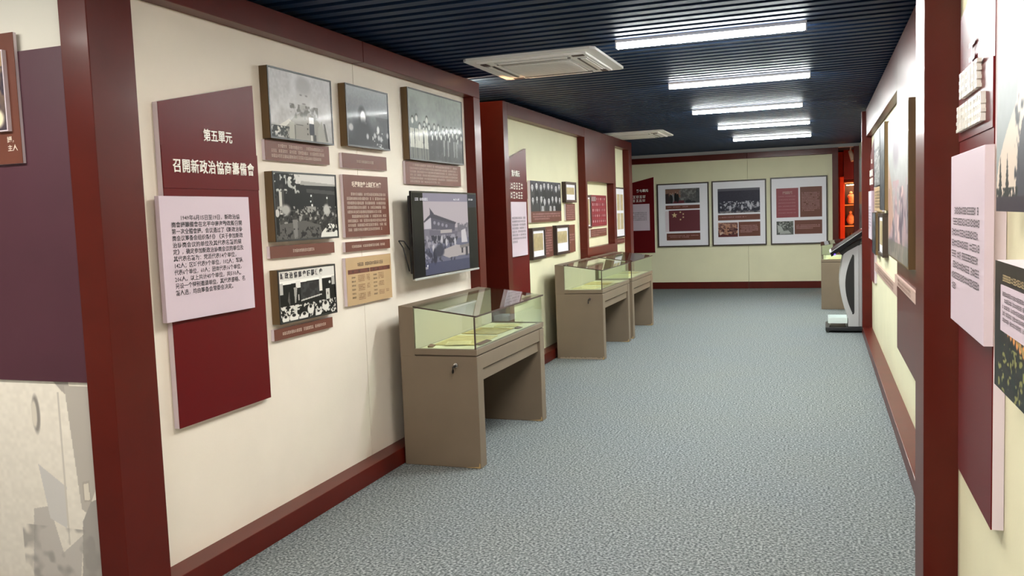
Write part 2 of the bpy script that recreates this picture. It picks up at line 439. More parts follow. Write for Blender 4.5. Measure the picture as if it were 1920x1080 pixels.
for i, (x0, y) in enumerate([(-1.24, 5.65), (-1.24, 7.73), (-1.34, 9.93), (-1.29, 12.04), (-1.295, 14.25)]):
    tube_light(x0, y, 1.165, rowlab[i], 'tube_glow')
for x0, y, lb in ((-1.24, 3.5, 'over the aisle beside the unit five panel'), (-1.24, 1.3, 'over the carpet in front of the near right posters'), (-1.24, -.9, 'over the carpet by the wall behind the viewer'),
                  (-3.9, 1.3, 'in front of the faint mural'), (-3.9, -.9, 'in the corner between mural area and rear wall')):
    tube_light(x0, y, 1.165, 'warm white tube light ' + lb, 'tube_glow_warm', 'tube lights over the front area')

def air_con(cx, cy, label):
    t = thing('air_conditioner', label, 'air conditioner', (cx, cy, 2.625), 0, 'ceiling air conditioners')
    bm = bmesh.new(); k = .475; c = .03
    prism(bm, [(-k + c, -k), (k - c, -k), (k, -k + c), (k, k - c), (k - c, k), (-k + c, k), (-k, k - c), (-k, -k + c)], 2, .018, .036)
    mesh_obj('panel', bm, 'ac_white', t)
    bm = bmesh.new(); box(bm, -.40, .40, -.40, .40, .004, .018, bev=.004); mesh_obj('raised_face', bm, 'ac_white', t)
    g = part('intake_grille', 'ac_grey', t, (-.26, .26, -.26, .26, -.004, .004), bev=.002)
    bm = bmesh.new()
    for i in range(17):
        yy = -.24 + i * .03; box(bm, -.245, .245, yy - .005, yy + .005, -.009, -.004)
    mesh_obj('grille_ribs', bm, 'ac_white', g)
    for a in range(4):
        o = part('louvre', 'ac_grey', t, (-.27, .27, -.375, -.305, .000, .004))
        o.rotation_euler = (0, 0, a * PI / 2)
        v = part('vane', 'ac_white', o, (-.25, .25, -.362, -.325, -.004, .0))
        s = part('outlet_slot', 'black', o, (-.27, .27, -.324, -.306, -.003, .0))
        k_ = part('corner_slot', 'clay_dark', t, (.292, .375, -.375, -.330, .000, .0038))
        k_.rotation_euler = (0, 0, a * PI / 2)
    return t
air_con(-1.885, 6.19, 'large square white ceiling air conditioner beside the television wall')
air_con(-2.50, 12.45, 'white ceiling air conditioner above the far pair of glass cases')

# ------------------------------------------------------------------ wall panels
EDGE = .0012
def board(name, label, cat, wall, s0, s1, z0, z1, th, face, group=None, edge='pvc_edge'):
    t = wall_thing(name, label, cat, wall, s0, s1, z0, group); w_ = s1 - s0; h = z1 - z0
    part('foam_core', edge, t, (-w_ / 2, w_ / 2, -th + .002, 0, 0, h))
    part('face_sheet', face, t, (-w_ / 2, w_ / 2, -th, -th + .002, 0, h))
    return t, w_, h
def photo(name, label, wall, s0, s1, z0, z1, th, pic, group='framed black and white photographs on the cream wall', side='wood_brown', rim=.009, mt='print_gloss'):
    t = wall_thing(name, label, 'photograph', wall, s0, s1, z0, group); w_ = s1 - s0; h = z1 - z0
    pic.a = (pic.a - 128) * 1.22 + 112      # printed with more contrast
    part('frame_box', side, t, (-w_ / 2, w_ / 2, -th + .004, 0, 0, h), bev=.0015)
    part('rim', 'black', t, (-w_ / 2, w_ / 2, -th, -th + .004, 0, rim), (-w_ / 2, w_ / 2, -th, -th + .004, h - rim, h),
         (-w_ / 2, -w_ / 2 + rim, -th, -th + .004, rim, h - rim), (w_ / 2 - rim, w_ / 2, -th, -th + .004, rim, h - rim))
    print_sheet(pic, -w_ / 2 + rim, w_ / 2 - rim, rim, h - rim, -th + .0028, t, mt)
    return t, w_, h

def unit_panel(label, wall, s0, s1, low_first, num, lines, card, card_lines=None, group='slant topped unit panels', z0=.69, zl=2.085, zh=2.234, tsize=.073, seeds=0, band=True, mir=1):
    t = wall_thing('unit_panel', label, 'sign', wall, s0, s1, z0, group); w_ = s1 - s0
    lo, hi = zl - z0, zh - z0
    L_, R_ = -w_ / 2, w_ / 2
    bm = bmesh.new(); prism(bm, [(L_, 0), (R_, 0), (R_, hi), (L_, lo)], 1, -.026, 0); mesh_obj('foam_core', bm, 'pvc_edge', t)
    zb1, zb0 = 1.905 - z0, 1.725 - z0
    bm = bmesh.new(); prism(bm, [(L_, zb1), (R_, zb1 - .01), (R_, hi), (L_, lo)], 1, -.028, -.026); mesh_obj('top_sheet', bm, 'unit_red', t)
    bm = bmesh.new(); prism(bm, [(L_, zb0), (R_, zb0), (R_, zb1 - .01), (L_, zb1)], 1, -.032, -.026); mesh_obj('title_sheet', bm, 'unit_red', t)
    bm = bmesh.new(); prism(bm, [(L_, 0), (R_, 0), (R_, zb0), (L_, zb0)], 1, -.029, -.026); mesh_obj('lower_sheet', bm, 'unit_red', t)
    return t, w_

W1 = ('L', XW1)
# ---- unit five panel
t5, w5 = unit_panel('dark red slant topped unit five title panel with pinkish white text card', W1, 2.975, 3.635, 0, '', [], None)
lettering('第五單元', .058, .045, -.0285, 1.992 - .69, t5, 'white_ink', 'CENTER', bold=.0007, sx=.88, depth=.003, res=2, name='raised_lettering')
lettering('召開新政治協商籌備會', .063, .012, -.0325, 1.850 - .69, t5, 'white_ink', 'CENTER', bold=.0008, sx=.86, depth=.003, res=2, track=1.10, name='raised_lettering')
def text_card(t, x0, x1, z0, z1, y, th=.022):
    c = part('text_card', 'card_white', t, (x0, x1, y - th, y, z0, z1), bev=.001, label='pinkish white text card')
    return c, y - th - EDGE
c5, yc = text_card(t5, 2.917 - 3.305, 3.52 - 3.305, 1.157 - .69, 1.690 - .69, -.029)
L5 = ['　　1949年6月15日至19日，新政治協', '商會議籌備會在北平中南海勤政殿召開', '第一次全體會議。会议通过了《新政治协', '商会议筹备会组织条例》《关于参加新政',
      '治协商会议的单位及其代表名额的规', '定》，确定参加新政治协商会议的单位及', '其代表名额为：党派代表14个单位，', '142人；区域代表9个单位，102人；军队',
      '代表6个单位，60人；团体代表16个单位，', '206人。以上共计45个单位，共510人。', '另设一个特别邀请单位，其代表资格、名', '额人选，均由筹备会常委会决定。']
def join_parts(objs, name):
    bm = bmesh.new(); par = objs[0].parent; mt = objs[0].data.materials[0]
    for o in objs: bm.from_mesh(o.data)
    for o in objs:
        me = o.data; bpy.data.objects.remove(o); bpy.data.meshes.remove(me)
    me = bpy.data.meshes.new(name); bm.to_mesh(me); bm.free(); me.materials.append(mt)
    o = bpy.data.objects.new(name, me); C.objects.link(o); o.parent = par
    return o
card_rows = []
for i, s in enumerate(L5):
    n = sum(.56 if ord(c) < 128 else 1 for c in s)
    wl = {4: .465, 6: .44, 11: .40}.get(i, .478)
    card_rows.append(lettering(s, .0250, -.325, yc, 1.608 - .69 - i * .0291, c5, 'text_ink', 'LEFT', bold=.0004, sx=wl / (n * .0250), res=1))
join_parts(card_rows, 'lettering')

# ---- photographs of the left bay
TX = .05
pA = Pic(170, 108, (200, 200, 203), (182, 180, 178), 7, 1)
pA.patch(0, 0, 1, .8, 5, .48, (224, 224, 226), 3, .35, .7).poly([(.18, 1), (.24, .80), (.36, .66), (.46, .58), (.62, .58), (.74, .66), (.86, .80), (.92, 1)], (158, 155, 148))  # pale mottling and the faint head below paint glare into the print
pA.ell(.53, .33, .115, .27, (196, 195, 195), .35, .85).ell(.53, .16, .125, .13, (170, 170, 172), .5, .6).ell(.53, .54, .07, .09, (176, 174, 172), .4).ell(.485, .31, .02, .014, (150, 148, 148), .8).ell(.575, .31, .02, .014, (150, 148, 148), .8).ell(.53, .44, .03, .012, (150, 146, 146), .8)
pA.patch(.30, .46, .76, .68, 18, .50, (112, 110, 106), 5, .16, .75).poly([(.02, .90), (.28, .70), (.31, .74), (.08, .95)], (212, 210, 204)).patch(0, .82, .28, 1, 26, .42, (56, 58, 54), 8, .12)
pA.poly([(.28, .74), (.36, .74), (.38, 1), (.27, 1)], (174, 172, 164)).poly([(.75, .78), (.82, .66), (.88, .98), (.74, 1)], (170, 168, 162)).poly([(.845, .7), (.875, .7), (.92, .98), (.88, .98)], (110, 108, 104))
pA.rect(.36, .78, .372, 1, (74, 72, 70)).rect(.385, .77, .50, .782, (90, 88, 86)).rect(.60, .63, .68, .73, (236, 234, 234)).rect(.60, .73, .685, .91, (70, 68, 78)).rect(.62, .91, .645, 1, (214, 212, 210)).rect(.66, .9, .71, 1, (84, 82, 82))
for q in ((.575, .74), (.57, .82), (.57, .90)): pA.ell(*q, .011, .016, (78, 74, 70))
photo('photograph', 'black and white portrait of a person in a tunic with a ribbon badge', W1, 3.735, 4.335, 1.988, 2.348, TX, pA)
pB = Pic(120, 90, (178, 182, 186), (58, 58, 62), 5, 2)
pB.patch(0, .45, 1, 1, 5, .45, (70, 70, 74), 4, .3, .5).ell(.345, .485, .09, .16, (58, 58, 62), .5).ell(.37, .51, .062, .125, (230, 230, 232), .35).ell(.40, .60, .05, .03, (200, 200, 204))
pB.ell(.36, .80, .22, .25, (64, 64, 68), .5).ell(.08, .70, .05, .06, (190, 190, 192), .5).ell(.73, .68, .032, .07, (222, 222, 222), .4)
for a, b, c in ((.64, .79, 9), (.74, .82, 3), (.80, .84, 6), (.46, .82, 2), (.97, .76, 4)): pB.ell(a, b, .03, .05, (185, 185, 188), .7)
pB.patch(.58, .72, .86, 1, 24, .62, (190, 190, 190), 12, .1)
photo('photograph', 'black and white photograph of a lone speaker lit against a dark hall', W1, 4.490, 5.018, 1.997, 2.360, TX, pB)
pC = Pic(150, 84, (158, 164, 160), (92, 95, 94), 7, 3)
pC.patch(0, 0, 1, .5, 5, .5, (176, 182, 178), 7, .3, .6).rect(0, .62, 1, 1, (58, 60, 60), .75)
rr = random.Random(4)
for i in range(26):
    x = .27 + i * .028 + rr.uniform(-.01, .01); y = .50 + (i % 3) * .065 + rr.uniform(-.02, .02)
    pC.ell(x, y + .28, .036, .22, (rr.choice((40, 50, 60, 72)),) * 3, .25).ell(x, y - .022, .019, .040, (48, 48, 48), .4).ell(x, y + .005, .0165, .042, (204, 206, 202), .4)
for x, y in ((.06, .44), (.13, .40), (.18, .52), (.31, .40), (.25, .56)):
    pC.ell(x, y - .022, .021, .044, (60, 60, 58), .4).ell(x, y + .006, .019, .046, (212, 212, 208), .4)
for x in (.05, .13, .20, .29):
    pC.poly([(x - .030, .56), (x + .026, .56), (x + .034, .84), (x - .038, .84)], (206, 206, 196), .92).poly([(x - .004, .56), (x + .004, .56), (x + .003, .84), (x - .001, .84)], (150, 150, 142)).poly([(x - .04, .84), (x - .005, .84), (x - .008, 1), (x - .035, 1)], (120, 120, 114)).poly([(x + .005, .84), (x + .04, .84), (x + .035, 1), (x + .01, 1)], (120, 120, 114))
for x in (.62, .70, .82, .87): pC.poly([(x - .015, .66), (x + .02, .66), (x + .01, .90), (x - .01, .92)], (170, 172, 168), .7)
pC.patch(0, .55, 1, 1, 40, .72, (120, 122, 120), 9, .1, .5)
photo('photograph', 'wide group photograph of delegates standing in rows above the television', W1, 5.300, 6.235, 1.958, 2.440, TX, pC)
pD = Pic(150, 98, (52, 50, 50), (96, 94, 92), 10, 5)
pD.poly([(.25, .0), (1, 0), (1, .16), (.18, .14)], (214, 212, 208)).poly([(.42, .10), (1, .14), (1, .20), (.4, .16)], (176, 174, 170)).rect(.14, .17, 1, .55, (34, 33, 34)).patch(0, 0, .35, .40, 20, .48, (40, 40, 40), 3, .1).patch(0, 0, .4, .3, 22, .62, (190, 190, 186), 21, .08)
pD.poly([(.5, .22), (.98, .25), (.98, .31), (.5, .28)], (86, 84, 84)).rect(.07, .28, .12, .62, (198, 196, 190)).rect(.11, .24, .14, .65, (88, 86, 84)).rect(.83, .32, .855, .68, (70, 68, 68)).rect(.58, .3, .60, .64, (66, 64, 64))
for x, y, r in ((.57, .33, .012), (.84, .36, .012), (.58, .48, .014), (.56, .42, .010)): pD.ell(x, y, r, r * 1.5, (225, 225, 225))
pD.patch(0, .50, 1, .85, 24, .58, (170, 168, 164), 31, .08, .9).patch(0, .55, 1, .95, 30, .55, (30, 28, 28), 33, .08, .8).ell(.82, .55, .055, .09, (188, 186, 182), .5).ell(.16, .55, .07, .08, (176, 174, 170), .6)
pD.poly([(.0, .78), (.45, .72), (.7, .80), (.75, 1), (0, 1)], (110, 108, 106)).poly([(.25, .70), (.33, .70), (.32, 1), (.27, 1)], (140, 138, 136)).poly([(.72, .92), (.85, .78), (1, .80), (1, 1), (.7, 1)], (222, 220, 214)).patch(.7, .72, 1, .92, 26, .5, (60, 58, 56), 35, .08)
pD.rect(.0, .62, .05, .92, (40, 40, 40)).ell(.03, .60, .03, .06, (200, 198, 194)).patch(.0, .82, .7, 1, 30, .6, (60, 58, 58), 36, .1)
photo('photograph', 'black and white photograph of people before a dark hall with trees', W1, 3.728, 4.335, 1.466, 1.823, TX, pD)
pE = Pic(150, 84, (38, 37, 38), (32, 31, 32), 8, 6)
pE.rect(0, 0, 1, .20, (224, 222, 216)).poly([(0, .20), (1, .20), (1, .24), (0, .27)], (240, 238, 232)).rect(.28, .22, .36, .36, (230, 228, 222)).rect(.70, .2, .75, .5, (226, 224, 218)).rect(.36, .28, .70, .62, (66, 65, 66))
pE.patch(.36, .28, .7, .62, 14, .5, (82, 82, 84), 41, .2).poly([(.36, .62), (.74, .56), (.74, .585), (.36, .65)], (200, 198, 194)).rect(0, .24, .06, .46, (190, 188, 184)).poly([(.24, .35), (.30, .35), (.27, .66), (.25, .66)], (168, 166, 162)).poly([(.13, .6), (.16, .4), (.17, .72)], (110, 108, 106))
pE.rect(.82, .48, .89, .70, (206, 204, 198)).rect(.845, .55, .86, .6, (60, 60, 60)).rect(.94, .22, 1, .40, (190, 188, 184)).ell(.90, .34, .02, .03, (210, 210, 206)).rect(.31, .5, .33, .62, (190, 188, 184))
pE.patch(0, .70, 1, 1, 26, .5, (216, 214, 208), 43, .1).patch(0, .74, 1, 1, 34, .55, (30, 28, 28), 44, .06)
for x, y, rx, ry in ((.52, .84, .06, .10), (.80, .83, .07, .11), (.22, .95, .08, .09), (.40, .96, .07, .09), (.08, .95, .06, .08), (.66, .95, .06, .06)):
    pE.ell(x, y, rx, ry, (224, 222, 216), .2).ell(x, y - ry * .55, rx * .4, ry * .35, (50, 48, 48), .4)
tE, wE, hE = photo('photograph', 'black and white photograph of a crowded assembly hall under a lettered white banner', W1, 3.723, 4.275, 1.045, 1.322, TX, pE)
lettering('新政治協商會議籌備會', .034, -.255, -TX - .0002 + .0018, hE - .018, tE, 'ink', 'LEFT', bold=.0012, sx=.95, track=1.52, name='banner_lettering')

# ---- captions of the left bay
def caption(label, s0, s1, z0, z1, n, lh, mrg, seed, wall=W1, first=0, last=1., ctr=None, th=.02, cw=None, group='brown caption boards on the cream wall', mt='cream_ink', face='board_brown', top=None, skip=(), edge='pvc_edge'):
    t, w_, h = board('caption_board', label, 'sign', wall, s0, s1, z0, z1, th, face, group, edge)
    a, b = (-w_ / 2 + mrg, w_ / 2 - mrg) if ctr is None else (-ctr / 2, ctr / 2)
    fine_print(t, a, b, (h + (n - 1) * lh + lh * .62) / 2 if top is None else h - top, n, lh, -th - EDGE, mt, seed, first=first, last=last, cw=cw, skip=skip)
    return t, w_, h
caption('brown caption board with three lines under the ribbon badge portrait', 3.722, 4.325, 1.880, 1.982, 3, .026, .05, 1, first=.06, last=.93)
caption('brown caption board with one short line under the lone speaker photograph', 4.467, 5.014, 1.872, 1.958, 1, .026, .1, 2, ctr=.22)
caption('brown caption board with six lines under the wide group photograph', 5.284, 6.230, 1.796, 1.948, 6, .0225, .06, 3, first=.05, last=.6)
caption('brown caption board with one line under the dark hall photograph', 3.713, 4.328, 1.383, 1.444, 1, .026, .1, 4, ctr=.22)
caption('brown caption board with one long line under the assembly hall photograph', 3.707, 4.266, .962, 1.020, 1, .026, .06, 5, ctr=.42)
tF, wF, hF = board('text_board', 'brown board with a cream title and nine lines of text', 'sign', W1, 4.463, 5.016, 1.464, 1.832, .02, 'board_brown')
lettering('毛澤東在會上的講話內容', .034, 0, -.02 - EDGE, hF - .04, tF, 'cream_ink', 'CENTER', bold=.0012, sx=.98)
fine_print(tF, -wF / 2 + .03, wF / 2 - .03, hF - .105, 9, .0265, -.02 - EDGE, 'cream_ink', 11, first=.05, last=.85, cw=.0155, skip=(5,))
caption('narrow brown caption board with one line between the text board and the tan table', 4.453, 5.008, 1.378, 1.4365, 1, .024, .06, 6, ctr=.42)
tH, wH, hH = board('table_board', 'tan board with a printed table in small type', 'sign', W1, 4.441, 5.003, 1.059, 1.343, .022, 'tan_board')
yH = -.022 - EDGE
fine_print(tH, -.15, .18, hH - .035, 1, .033, yH, 'ink', 12, cw=.019)
part('header_band', 'board_brown', tH, (-.262, -.005, yH, yH + .001, hH - .098, hH - .072), (.003, .262, yH, yH + .001, hH - .098, hH - .072))
for k, x in enumerate((-.255, -.205, -.13, -.02, .05, .105, .17, .24)):
    fine_print(tH, x - .012, x + .012, hH - .079, 1, .018, yH - .0006, 'ink', 60 + k, name='column_heading')
for k in range(6):
    for x0, x1 in ((-.225, -.17), (.04, .09)):
        fine_print(tH, x0, x1, hH - .115 - k * .024, 1, .015, yH, 'ink', 100 + k, name='name_entry')
for k, (x0, x1, a, n) in enumerate(((-.15, -.06, .11, 4), (-.045, .0, .11, 4), (-.15, -.06, .165, 4), (-.045, .0, .165, 3), (-.15, -.06, .22, 4), (-.045, .0, .22, 3), (.105, .18, .11, 4), (.105, .18, .165, 3), (.105, .18, .22, 3), (.20, .24, .22, 2))):
    fine_print(tH, x0, x1, hH - a, n, .0105, yH, 'board_brown', 120 + k, name='table_entry')

# ---- television
TVX = XW1 + .12
TVX += .002
tv = thing('television', 'wall mounted television showing an old street scene with a tiled roof building', 'television', (TVX, 5.71, 1.155), PI / 2)
hw, hh = .57, .588
part('back_cover', 'black', tv, (-hw + .03, hw - .03, .012, .045, .04, hh - .03), bev=.006)
part('bezel', 'black_gloss', tv, (-hw, hw, 0, .014, 0, hh), bev=.002)
part('bottom_bar', 'silver', tv, (-hw, hw, -.004, .014, -.004, .010), bev=.001, label='silver bottom bar of the television')
part('wall_bracket', 'black', tv, (-.2, .2, .045, .12, .18, .42))
pT = Pic(170, 96, (70, 70, 82), (40, 42, 58), 3, 8)
pT.rect(.145, 0, .845, 1, (168, 158, 162)).rect(.145, 0, .845, .10, (120, 116, 132), .8).rect(.145, .44, .845, .60, (118, 112, 122)).rect(.145, .58, .845, 1, (98, 98, 114))
pT.poly([(.145, .34), (.24, .26), (.235, .18), (.30, .26), (.64, .37), (.62, .40), (.24, .30), (.15, .36)], (66, 64, 76)).poly([(.16, .36), (.25, .30), (.255, .43), (.16, .44)], (176, 170, 176)).poly([(.25, .30), (.62, .40), (.61, .48), (.25, .44)], (80, 77, 90))
for k in range(4): pT.ell(.30 + k * .06, .365 + k * .015, .018, .022, (130, 126, 138), .3)
pT.poly([(.22, .45), (.66, .49), (.64, .56), (.22, .52)], (98, 94, 106)).rect(.385, .455, .565, .50, (160, 152, 150)).poly([(.24, .52), (.66, .56), (.62, .64), (.26, .62)], (58, 57, 68)).poly([(.145, .44), (.21, .44), (.25, .66), (.145, .68)], (112, 108, 118))
pT.patch(.145, .52, .62, .80, 34, .56, (150, 146, 154), 51, .1, .8).patch(.145, .56, .60, .86, 30, .56, (52, 52, 64), 52, .1, .8).patch(.66, .38, .845, .50, 28, .45, (104, 100, 108), 53, .15)
pT.poly([(.30, .74), (.62, .66), (.845, .70), (.845, .80), (.5, .82)], (160, 152, 150)).poly([(.72, .48), (.79, .46), (.82, .64), (.72, .64)], (186, 180, 182)).poly([(.68, .68), (.845, .66), (.845, .70), (.70, .72)], (120, 114, 112)).rect(.71, .71, .74, .78, (58, 56, 64)).rect(.78, .70, .82, .82, (64, 62, 70))
for x, y in ((.40, .58), (.47, .62), (.61, .62), (.27, .68)): pT.ell(x, y, .016, .05, (176, 172, 176), .4)
pT.ell(.29, .78, .03, .10, (50, 50, 62), .3).ell(.36, .72, .07, .08, (62, 62, 74), .4).rect(.145, .86, .845, 1, (60, 62, 84), .7)
pT.rect(0, 0, .145, 1, (6, 6, 8)).rect(.845, 0, 1, 1, (12, 14, 18)).rect(.845, .0, 1, .18, (44, 48, 64), .7).ell(.175, .885, .008, .012, (230, 230, 235), .5)
print_sheet(pT, -hw + .012, hw - .012, .018, hh - .012, -.0012, tv, 'screen_print', 'screen')
scap = []
for k, (x0, x1, z) in enumerate(((-.52, -.30, hh - .045), (.12, .24, hh - .045), (.40, .50, hh - .045), (-.40, -.355, .075))):
    scap.append(fine_print(tv, x0, x1, z, 1, .030 if k == 0 else .022, -.0025, 'mat_white', 70 + k, name='screen_caption'))
join_parts(scap, 'screen_caption')['kind'] = 'stuff'
bm = bmesh.new(); tube(bm, [(-.56, .03, .20), (-.60, .05, .26), (-.62, .08, .265), (-.60, .06, .22), (-.56, .04, .06)], .004); mesh_obj('power_cable', bm, 'black', tv)

# ------------------------------------------------------------------ glass display cases
def display_case(label, x_back, y0, L, flip=1, group='taupe glass topped display cases', worn=True):
    """Local frame: x across from the wall side (0) to the visitor side (.52), y along the case."""
    t = thing('display_case', label, 'display case', (x_back, y0, 0) if flip > 0 else (x_back, y0 + L, 0), 0 if flip > 0 else PI, group)
    D = .52; zt = .70
    for a in (0, L - .10):
        sd = part('side_panel', 'taupe', t, (.0, D, a, a + .10, 0, zt), bev=.004)
        if worn:
            bm = bmesh.new(); e = .0012
            yy = a - e if a == 0 else a - e
            q = [(D - .11, .003), (D - .004, .003), (D - .004, .030), (D - .010, .036), (D - .014, .012), (D - .05, .008)]
            bm.faces.new([bm.verts.new((p[0], yy, p[1])) for p in q]); mesh_obj('worn_corner', bm, 'chip_wood', sd)
    part('back_board', 'taupe_dark', t, (.012, .032, .10, L - .10, .02, zt))
    ap = part('apron', 'taupe', t, (D - .03, D - .004, .10, L - .10, .612, zt), bev=.002)
    part('drawer_front', 'taupe', t, (D - .05, D - .018, .10, L - .10, .534, .604), bev=.002)
    part('shadow_gap', 'taupe_dark', t, (D - .06, D - .03, .10, L - .10, .600, .616))
    part('top_deck', 'taupe_dark', t, (.02, D - .01, .01, L - .01, zt - .02, zt + .006))
    part('rim_frame', 'taupe', t, (.10, D, .0, .035, zt + .008, zt + .045), (.10, D, L - .035, L, zt + .008, zt + .045), (D - .035, D, .035, L - .035, zt + .008, zt + .045), bev=.002)
    part('display_bed', 'bed_cloth', t, (.11, D - .037, .037, L - .037, zt + .006, zt + .040))
    bm = bmesh.new(); prism(bm, [(.0, zt - .001), (.10, zt - .001), (.10, 1.006), (.0, 1.016)], 1, 0, L); mesh_obj('rear_housing', bm, 'taupe', t)
    part('inner_back', 'case_lining', t, (.101, .104, .012, L - .012, zt + .04, .995))
    g = .006; zg = zt + .045
    def top_z(x): return 1.006 - (x - .10) * (1.006 - .947) / (.42)
    part('glass_pane', 'glass', t, (D - .012, D - .006, .008, L - .008, zg, top_z(D) - .004), label='clear front glass')
    for a in (.006, L - .012):
        bm = bmesh.new(); prism(bm, [(.10, zg), (D - .012, zg), (D - .012, top_z(D - .012) - .003), (.10, 1.003)], 1, a, a + g); mesh_obj('glass_pane', bm, 'glass', t)
    bm = bmesh.new(); prism(bm, [(.09, 1.008), (D + .004, top_z(D)), (D + .004, top_z(D) + .006), (.09, 1.014)], 1, .002, L - .002); mesh_obj('glass_pane', bm, 'glass', t)
    # dark polished glass edges
    part('glass_edge', 'clay_dark', t, (D + .003, D + .0055, .002, L - .002, top_z(D) - .003, top_z(D) + .007), (D - .013, D - .004, .001, .0078, zg, top_z(D) - .003))
    bm = bmesh.new(); prism(bm, [(.10, 1.005), (D + .004, top_z(D) - .003), (D + .004, top_z(D) + .006), (.10, 1.014)], 1, -.0005, .002); mesh_obj('glass_edge', bm, 'clay_dark', t)
    bm = bmesh.new(); cyl(bm, (.38, 0, .648), (.38, -.010, .648), .014); cyl(bm, (.38, -.010, .648), (.38, -.018, .648), .009)
    lk = mesh_obj('lock', bm, 'chrome', t)
    bm = bmesh.new(); box(bm, .377, .383, -.036, -.016, .636, .652); box(bm, .366, .370, -.030, -.024, .600, .645); cyl(bm, (.366, -.027, .612), (.370, -.027, .612), .013)
    mesh_obj('key', bm, 'black', lk)
    return t
def paper(label, x, y, z, w_, l_, rot, mt, seed, lines=8, cat='document', name='document', group=None):
    t = thing(name, label, cat, (x, y, z), rot, group)
    bm = bmesh.new(); box(bm, -w_ / 2, w_ / 2, -l_ / 2, l_ / 2, 0, .004, bev=.0008); mesh_obj('sheet', bm, mt, t)
    rng = random.Random(seed); bm = bmesh.new()
    for i in range(lines):
        yy = -l_ / 2 + l_ * (i + 1) / (lines + 1); b = w_ / 2 * rng.uniform(.5, .85)
        bm.faces.new([bm.verts.new(p) for p in ((-w_ * .42, yy - .003, .0047), (b, yy - .003, .0047), (b, yy + .003, .0047), (-w_ * .42, yy + .003, .0047))])
    mesh_obj('faded_print', bm, 'old_paper_dark', t)
    return t
def case_label(label, x, y, z, rot=0, w_=.10, l_=.035):
    t = thing('label_plate', label, 'label', (x, y, z), rot)
    bm = bmesh.new(); prism(bm, [(-l_ / 2, 0), (l_ / 2, 0), (l_ / 2, .003), (-l_ / 2, .010)], 1, -w_ / 2, w_ / 2); mesh_obj('wedge', bm, 'wood_brown', t)
    bm = bmesh.new(); bm.faces.new([bm.verts.new(p) for p in ((-l_ / 2 + .004, -w_ / 2 + .01, .0098), (l_ / 2 - .006, -w_ / 2 + .01, .0048), (l_ / 2 - .006, w_ / 2 - .01, .0048), (-l_ / 2 + .004, w_ / 2 - .01, .0098))])
    mesh_obj('plate_face', bm, 'board_brown', t)
XC1, YC1, LC = -2.511, 4.87, 1.365
display_case('taupe glass topped display case below the television', XC1, YC1, LC)
ZB_ = .742
paper('large open yellowed newspaper in the case below the television', XC1 + .29, YC1 + .40, ZB_, .30, .42, .06, 'old_paper', 1, 10)
paper('pale folded sheet lying on the open newspaper', XC1 + .30, YC1 + .24, ZB_ + .005, .16, .15, .3, 'old_paper_pale', 2, 5)
paper('darker yellowed page farther along the case below the television', XC1 + .27, YC1 + .85, ZB_, .27, .32, -.05, 'old_paper_dark', 3, 9)
paper('small pale leaflet at the far end of the case below the television', XC1 + .30, YC1 + 1.16, ZB_, .18, .14, .2, 'old_paper_pale', 4, 4)
case_label('brown label plate by the rear corner of the newspaper', XC1 + .16, YC1 + .13, ZB_, .25)
case_label('brown label plate along the front glass below the television', XC1 + .45, YC1 + .30, ZB_, 0, .20)
case_label('small brown label plate at the far front of the case below the television', XC1 + .44, YC1 + 1.02, ZB_, 0, .08)
XC2_, YC2 = -2.695, 8.90
case2 = display_case('taupe glass topped display case by the portrait group board', XC2_, YC2, LC)
bm = bmesh.new(); rt_ = random.Random(3); xs = np.linspace(.03, .50, 22)
for a, b in zip(xs, xs[1:]):
    ha, hb = (.010 + .012 * rt_.random() for _ in range(2))
    bm.faces.new([bm.verts.new(q) for q in ((a, -.0015, .002), (b, -.0015, .002), (b, -.0015, .002 + hb), (a, -.0015, .002 + ha))])
mesh_obj('torn_edge', bm, 'taupe_pale', case2)
paper('open yellowed booklet in the case by the portrait group board', XC2_ + .28, YC2 + .34, ZB_, .26, .36, -.1, 'old_paper_pale', 5, 8)
paper('wide faded sheet in the case by the portrait group board', XC2_ + .27, YC2 + .88, ZB_, .28, .44, .05, 'old_paper', 6, 9)
YC3 = YC2 + LC + .16
display_case('taupe glass topped display case at the end of the left bays', XC2_, YC3, LC)
paper('long pale sheet in the case at the end of the left bays', XC2_ + .28, YC3 + .45, ZB_, .26, .50, .03, 'old_paper_pale', 7, 8)
paper('dark old sheet in the case at the end of the left bays', XC2_ + .28, YC3 + 1.02, ZB_, .24, .26, -.06, 'old_paper_dark', 8, 6)
display_case('taupe glass topped display case behind the touch screen kiosk', .52, 13.67, LC, flip=-1)
paper('pale sheets in the case behind the touch screen kiosk', .22, 13.98, ZB_, .24, .40, 0, 'old_paper_pale', 9, 6)

